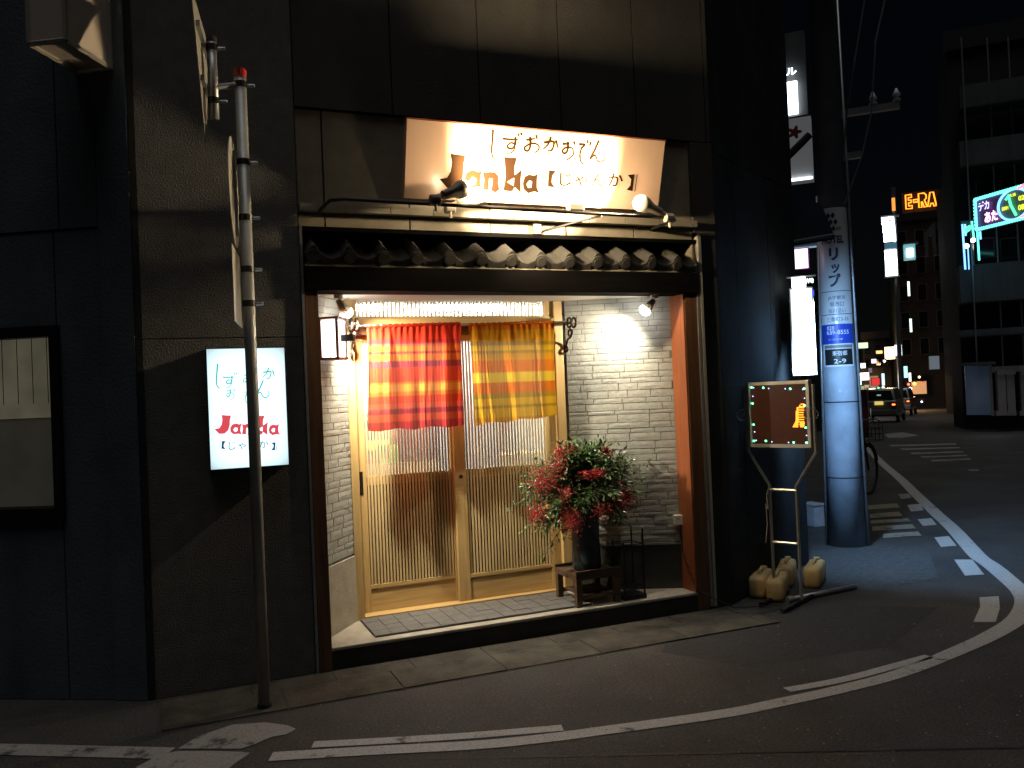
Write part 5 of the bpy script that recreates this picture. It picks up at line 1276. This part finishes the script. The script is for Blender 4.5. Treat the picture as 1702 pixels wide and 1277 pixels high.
# pachinko style neon board at the right edge
NX = 25.0
t = thing('neon_board', 'large colourful neon board with cyan dotted border at the right edge', 'sign', zd(1670,350,NX))
def nb_q(u, v, o=0):   # the board runs along the street, near end at the right
    a = zd(1622,332,NX); b = zd(1735,311,NX-2.2); e0 = (b-a); e0.z = 0; c0 = zd(1626.5,383,NX); hz = a.z-c0.z
    nn = Vector((-e0.y, e0.x, 0)).normalized(); nn = nn if nn.dot(a-CAM) < 0 else -nn
    return Vector((a.x,a.y,c0.z))+e0*u+Vector((0,0,hz*v))+nn*o
BDK = emit('dark_board_face', (.20,.06,.22), .12)
obj('board', MB().prism([nb_q(0,0),nb_q(1,0),nb_q(1,1),nb_q(0,1)], nb_q(0,0,-.25)-nb_q(0,0)), BDK, t)
CYN = emit('cyan_neon', (.15,1.0,.85), 2.0); BLN = emit('blue_neon', (.15,.40,1.0), 3.0); PKN = emit('pink_neon', (1.0,.55,.95), 3.2); YLN = emit('yellow_led', (.85,1.0,.05), 1.6); RDN = emit('red_neon', (1.0,.25,.35), 2.0); GNN = emit('green_neon', (.1,1.0,.4), 2.0); VLN = emit('violet_neon', (.55,.5,1.0), 2.4)
for i in range(26):
    for v in (0.01,.99): 
        c_ = nb_q((i+.5)/26, v, .06); b = MB(); b.v = [c_+w_*.055 for w_ in icov]; b.f = list(icof); obj('border_bulb', b, CYN, t, smooth=True)
for i in range(9):
    c_ = nb_q(.008, (i+.5)/9, .06); b = MB(); b.v = [c_+w_*.055 for w_ in icov]; b.f = list(icof); obj('border_bulb', b, CYN, t, smooth=True)
obj('border_tube', MB().tube([nb_q(.02,.03,.05),nb_q(.02,.90,.05),nb_q(.05,.97,.05),nb_q(.36,.97,.05)], .02, 5), BLN, t)
def ntext(s, u, v, wu, hv, m_, bold=.03):
    x_ = fit(text_mb(s, 1, bold=bold), wu, hv); x_.v = [nb_q(u+p.x, v+p.y, .06) for p in x_.v]; obj('lettering', x_, m_, t, recalc=False)
ntext('デカ', .145, .72, .17, .30, VLN); ntext('あた', .25, .32, .20, .34, PKN)
ring = [nb_q(.60+.23*math.cos(a), .5+.47*math.sin(a), .07) for a in [2*math.pi*i/40 for i in range(40)]]; obj('neon_ring', MB().tube(ring, .035, 6, closed=True), BLN, t)
obj('ring_field', MB().poly([nb_q(.60+.22*math.cos(a), .5+.45*math.sin(a), .02) for a in [2*math.pi*i/30 for i in range(30)]]), emit('dim_green_field', (.12,.2,.14), .25), t, recalc=False)
ntext('024', .73, .64, .13, .15, YLN); ntext('08:5', .73, .36, .15, .17, YLN); ntext('大当', .58, .80, .10, .10, YLN); ntext('回転', .47, .45, .10, .12, YLN)
obj('neon_tube', MB().tube([nb_q(.49,.70,.08),nb_q(.53,.82,.08),nb_q(.56,.5,.08),nb_q(.63,.15,.08)], .035, 6), GNN, t)
obj('neon_tube', MB().tube([nb_q(.68,.94,.08),nb_q(.80,1.0,.08),nb_q(1.0,1.05,.08)], .05, 6), RDN, t); obj('neon_tube', MB().tube([nb_q(.70,.06,.08),nb_q(.82,.08,.08),nb_q(1.0,.02,.08)], .04, 6), RDN, t)
t = thing('blue_neon_tubes', 'upright blue neon tubes hanging below the left end of the neon board', 'neon light', zd(1610,410,25.5))
for x0, y0, x1, y1, m_ in ((1599.5,373,1604.5,448,BLN),(1608,410,1610,448,BLN),(1604,373,1605,392,BLN),(1624.5,385,1627.5,433,CYN),(1629,385,1630,398,BLN),(1615,368,1619,397,CYN)):
    obj('neon_tube', MB().tube([zd(x0,y0,25.5), zd(x1,y1,25.5)], .03, 6), m_, t)
obj('green_blob', MB().tube([zd(1604,386,25.5), zd(1608,381,25.5), zd(1613,376,25.5)], [.05,.09,.05], 8), GNN, t)
fb('mount_plate', 1600, 1630, 366, 372, 25.8, .1, BLDG, t)
for x, y, lab in ((1606.5,409,'left of two bright round lamps among the blue neon tubes'),(1617.5,399.5,'right of two bright round lamps among the blue neon tubes')):
    tt = thing('round_lamp', lab, 'lamp', zd(x,y,25), 'round lamps among the neon tubes'); c_ = zd(x,y,25); b = MB(); b.v = [c_+w_*.075 for w_ in icov]; b.f = list(icof)
    obj('lamp_globe', b, emit('warm_globe', (1.0,.95,.9), 9), tt, smooth=True); obj('lamp_stem', MB().tube([c_+Vector((0,0,-.06)), c_+Vector((0,0,-.75))], .02, 6), STEEL, tt)
# the far street: lit windows, shop openings and the light they give
def shine(name, px, py, Z, e, col):
    e *= .4
    l_ = bpy.data.lights.new(name, 'POINT'); l_.energy = e; l_.color = col; l_.shadow_soft_size = .3
    o_ = bpy.data.objects.new(name, l_); COL.objects.link(o_); o_.location = zd(px, py, Z)
shine('yellow_sign_shine', 1479, 592, 64, 900, (1,.72,.35)); shine('shop_front_shine', 1526, 650, 57, 350, (1,.5,.2)); shine('red_edged_sign_shine', 1444, 634, 43, 160, (1,.85,.8)); shine('portal_lamp_shine', 1650, 668, 24, 14, (.95,.85,1))
rw = random.Random(21)
def lit_win(px0, px1, py0, py1, Z, col, e, parent):
    f_ = fb('window', px0-.6, px1+.6, py0-.6, py1+.6, Z+.04, .2, BLDG, parent); fb('pane', px0, px1, py0, py1, Z-.02, .04, emit('lit_pane', col, e, .3, 2), f_)
fr_ = thing('distant_row', 'row of low distant shops with small lit openings at the end of the street', 'buildings', zd(1470,650,72))
fb('wall', 1424, 1466, 612, 676, 72.3, 3, BLDB, fr_); fb('wall', 1500, 1560, 622, 680, 66.3, 3, BLDD, fr_)
for a in ((1446,1459,625,646,72,(.62,.36,.20),.42),(1428,1436,642,652,72,(.7,.75,.3),.5),(1437,1444,640,658,72,(.9,.75,.55),.5),(1444,1449,612,620,72,(.55,.5,.75),.25),(1462,1466,617,634,72,(.3,.5,.9),.5),(1503,1507,640,660,66,(.8,.5,.3),.5),(1540,1546,632,652,66,(.85,.6,.35),.45),(1548,1554,628,640,66,(.4,.5,.6),.25)): lit_win(*a, fr_)  # the first pane stands for a lit tan wall, its light given as glow
# small lit signs far down the street
def lit(name, label, cat, px0, px1, py0, py1, Z, col, s, txt=None, tm=None):
    t = thing(name, label, cat, zd((px0+px1)/2,(py0+py1)/2,Z)); fb('light_panel', px0, px1, py0, py1, Z, .1, emit(name+'_glow', col, s), t); fb('housing', px0-.8, px1+.8, py0-.8, py1+.8, Z+.12, .3, BLDD, t)
    if txt: ftext(txt, px0+1.5, px1-1.5, py0+2, py1-2, Z, tm or NAVY, t, -.04, .02)
    return t
lit('yellow_sign', 'bright yellow white sign hanging over the far end of the street', 'sign', 1472, 1486, 577, 597, 66, (1,.80,.35), 4)
lit('blue_white_sign', 'bluish white sign beside the bright yellow one far down the street', 'sign', 1488.5, 1498, 573.5, 591, 60, (.75,.85,1), 4)
lit('red_edged_sign', 'white sign with red edge just right of the utility pole', 'sign', 1428, 1443, 620, 632, 45, (1,.85,.92), 4)
lit('red_sign', 'small red sign over the roof of the silver hatchback', 'sign', 1450, 1461, 629, 640, 55, (.9,.05,.05), .9)
lit('green_white_sign', 'pale green lit strip sign beside the pole notice', 'sign', 1422, 1441, 570, 579, 40, (.75,1,.6), 1.3)
lit('tall_cyan_sign', 'narrow tilted cyan sign right of the mast', 'sign', 1503, 1508, 609, 628, 50, (.45,.95,.95), 1.6)
lit('small_strip_light', 'short white strip light on the dark tower, lower of two', 'light', 1512.5, 1515.5, 530, 552, 58, (.8,1,.95), 2, None)
lit('strip_light', 'short white strip light on the dark tower, upper of two', 'light', 1509, 1512, 468, 492, 58, (.85,1,1), 2, None)
lit('shop_front', 'orange lit shop front beyond the parked cars', 'storefront', 1517, 1538, 634, 655, 60, (.75,.40,.18), .7)
lit('cyan_shop_light', 'cyan white shop light hugging the right edge of the utility pole', 'light', 1424, 1431, 632, 640, 44, (.4,1,1), 3)
lit('pale_column_light', 'pale lit column beside the orange shop front', 'light', 1546, 1560, 592, 614, 50, (.30,.36,.42), .35)
lit('yellow_awning_light', 'yellowish glow of a shop window behind the silver hatchback', 'light', 1440, 1454, 646, 656, 70, (.75,.65,.2), .6)
lit('blue_strip_sign', 'thin white and blue upright sign above the hatchback roof', 'sign', 1466, 1470, 621, 641, 58, (.6,.85,1), 1.6)
def globe(name, label, cat, px, py, Z, r, col, s):
    t = thing(name, label, cat, zd(px,py,Z)); c_ = zd(px,py,Z); b = MB(); b.v = [c_+w_*r for w_ in icov]; b.f = list(icof); obj('lamp_globe', b, emit(name+'_glow', col, s), t, smooth=True); fb('lamp_hood', px-3, px+3, py-4, py-2.6, Z+.05, .3, BLACKM, t)
lit('white_blue_sign', 'white sign over a blue strip between the pole and the hatchback', 'sign', 1431, 1438, 604, 612, 52, (.8,.9,1), 2.5)
lit('pink_white_sign', 'tiny pinkish white sign on the tan building at the end of the street', 'sign', 1449, 1456, 597, 604, 70, (1,.75,.8), 1.6)
lit('amber_sign', 'tiny amber sign high on the tan building at the end of the street', 'sign', 1457, 1466, 583, 588, 70, (1,.6,.2), 1.6)
lit('white_column_sign', 'narrow bright upright sign left of the orange shop front', 'sign', 1511, 1514, 620, 634, 58, (.95,.95,1), 2.5)
globe('amber_lamp', 'amber lamp on the dark tower wall above the orange shop front', 'lamp', 1528, 627, 58, .09, (1,.7,.3), 4)
globe('bluish_lamp', 'bluish lamp low at the right of the parked cars', 'lamp', 1532, 668, 52, .07, (.7,.8,1), 3)
globe('distant_lamp', 'tiny white lamp left of the hatchback rear', 'lamp', 1439.5, 670, 46, .06, (.9,1,1), 4)
globe('traffic_light', 'green traffic light shining over the hatchback roof', 'traffic light', 1460.5, 647, 62, .14, (.1,1,.4), 6)
globe('pink_lamp', 'small pinkish round lamp right of the green traffic light', 'lamp', 1468, 644.5, 64, .11, (1,.75,.7), 4)
globe('red_lantern', 'red round lantern at the left corner of the orange shop front', 'lantern', 1510, 639, 58, .10, (1,.15,.05), 3)
globe('orange_lantern', 'orange round lantern over the middle of the orange shop front', 'lantern', 1520, 638, 58, .13, (1,.40,.08), 4)
globe('crimson_lantern', 'dim red lantern at the right end of the orange shop front', 'lantern', 1534.5, 637, 58, .11, (1,.12,.05), 1.6)
globe('white_lamp', 'small white lamp under the bright yellow sign', 'lamp', 1470, 600.5, 63, .10, (1,.9,.7), 5)
globe('door_lamp', 'small white lamp standing left of the orange shop front', 'lamp', 1513, 646, 57, .12, (.9,.9,1), 2.5)
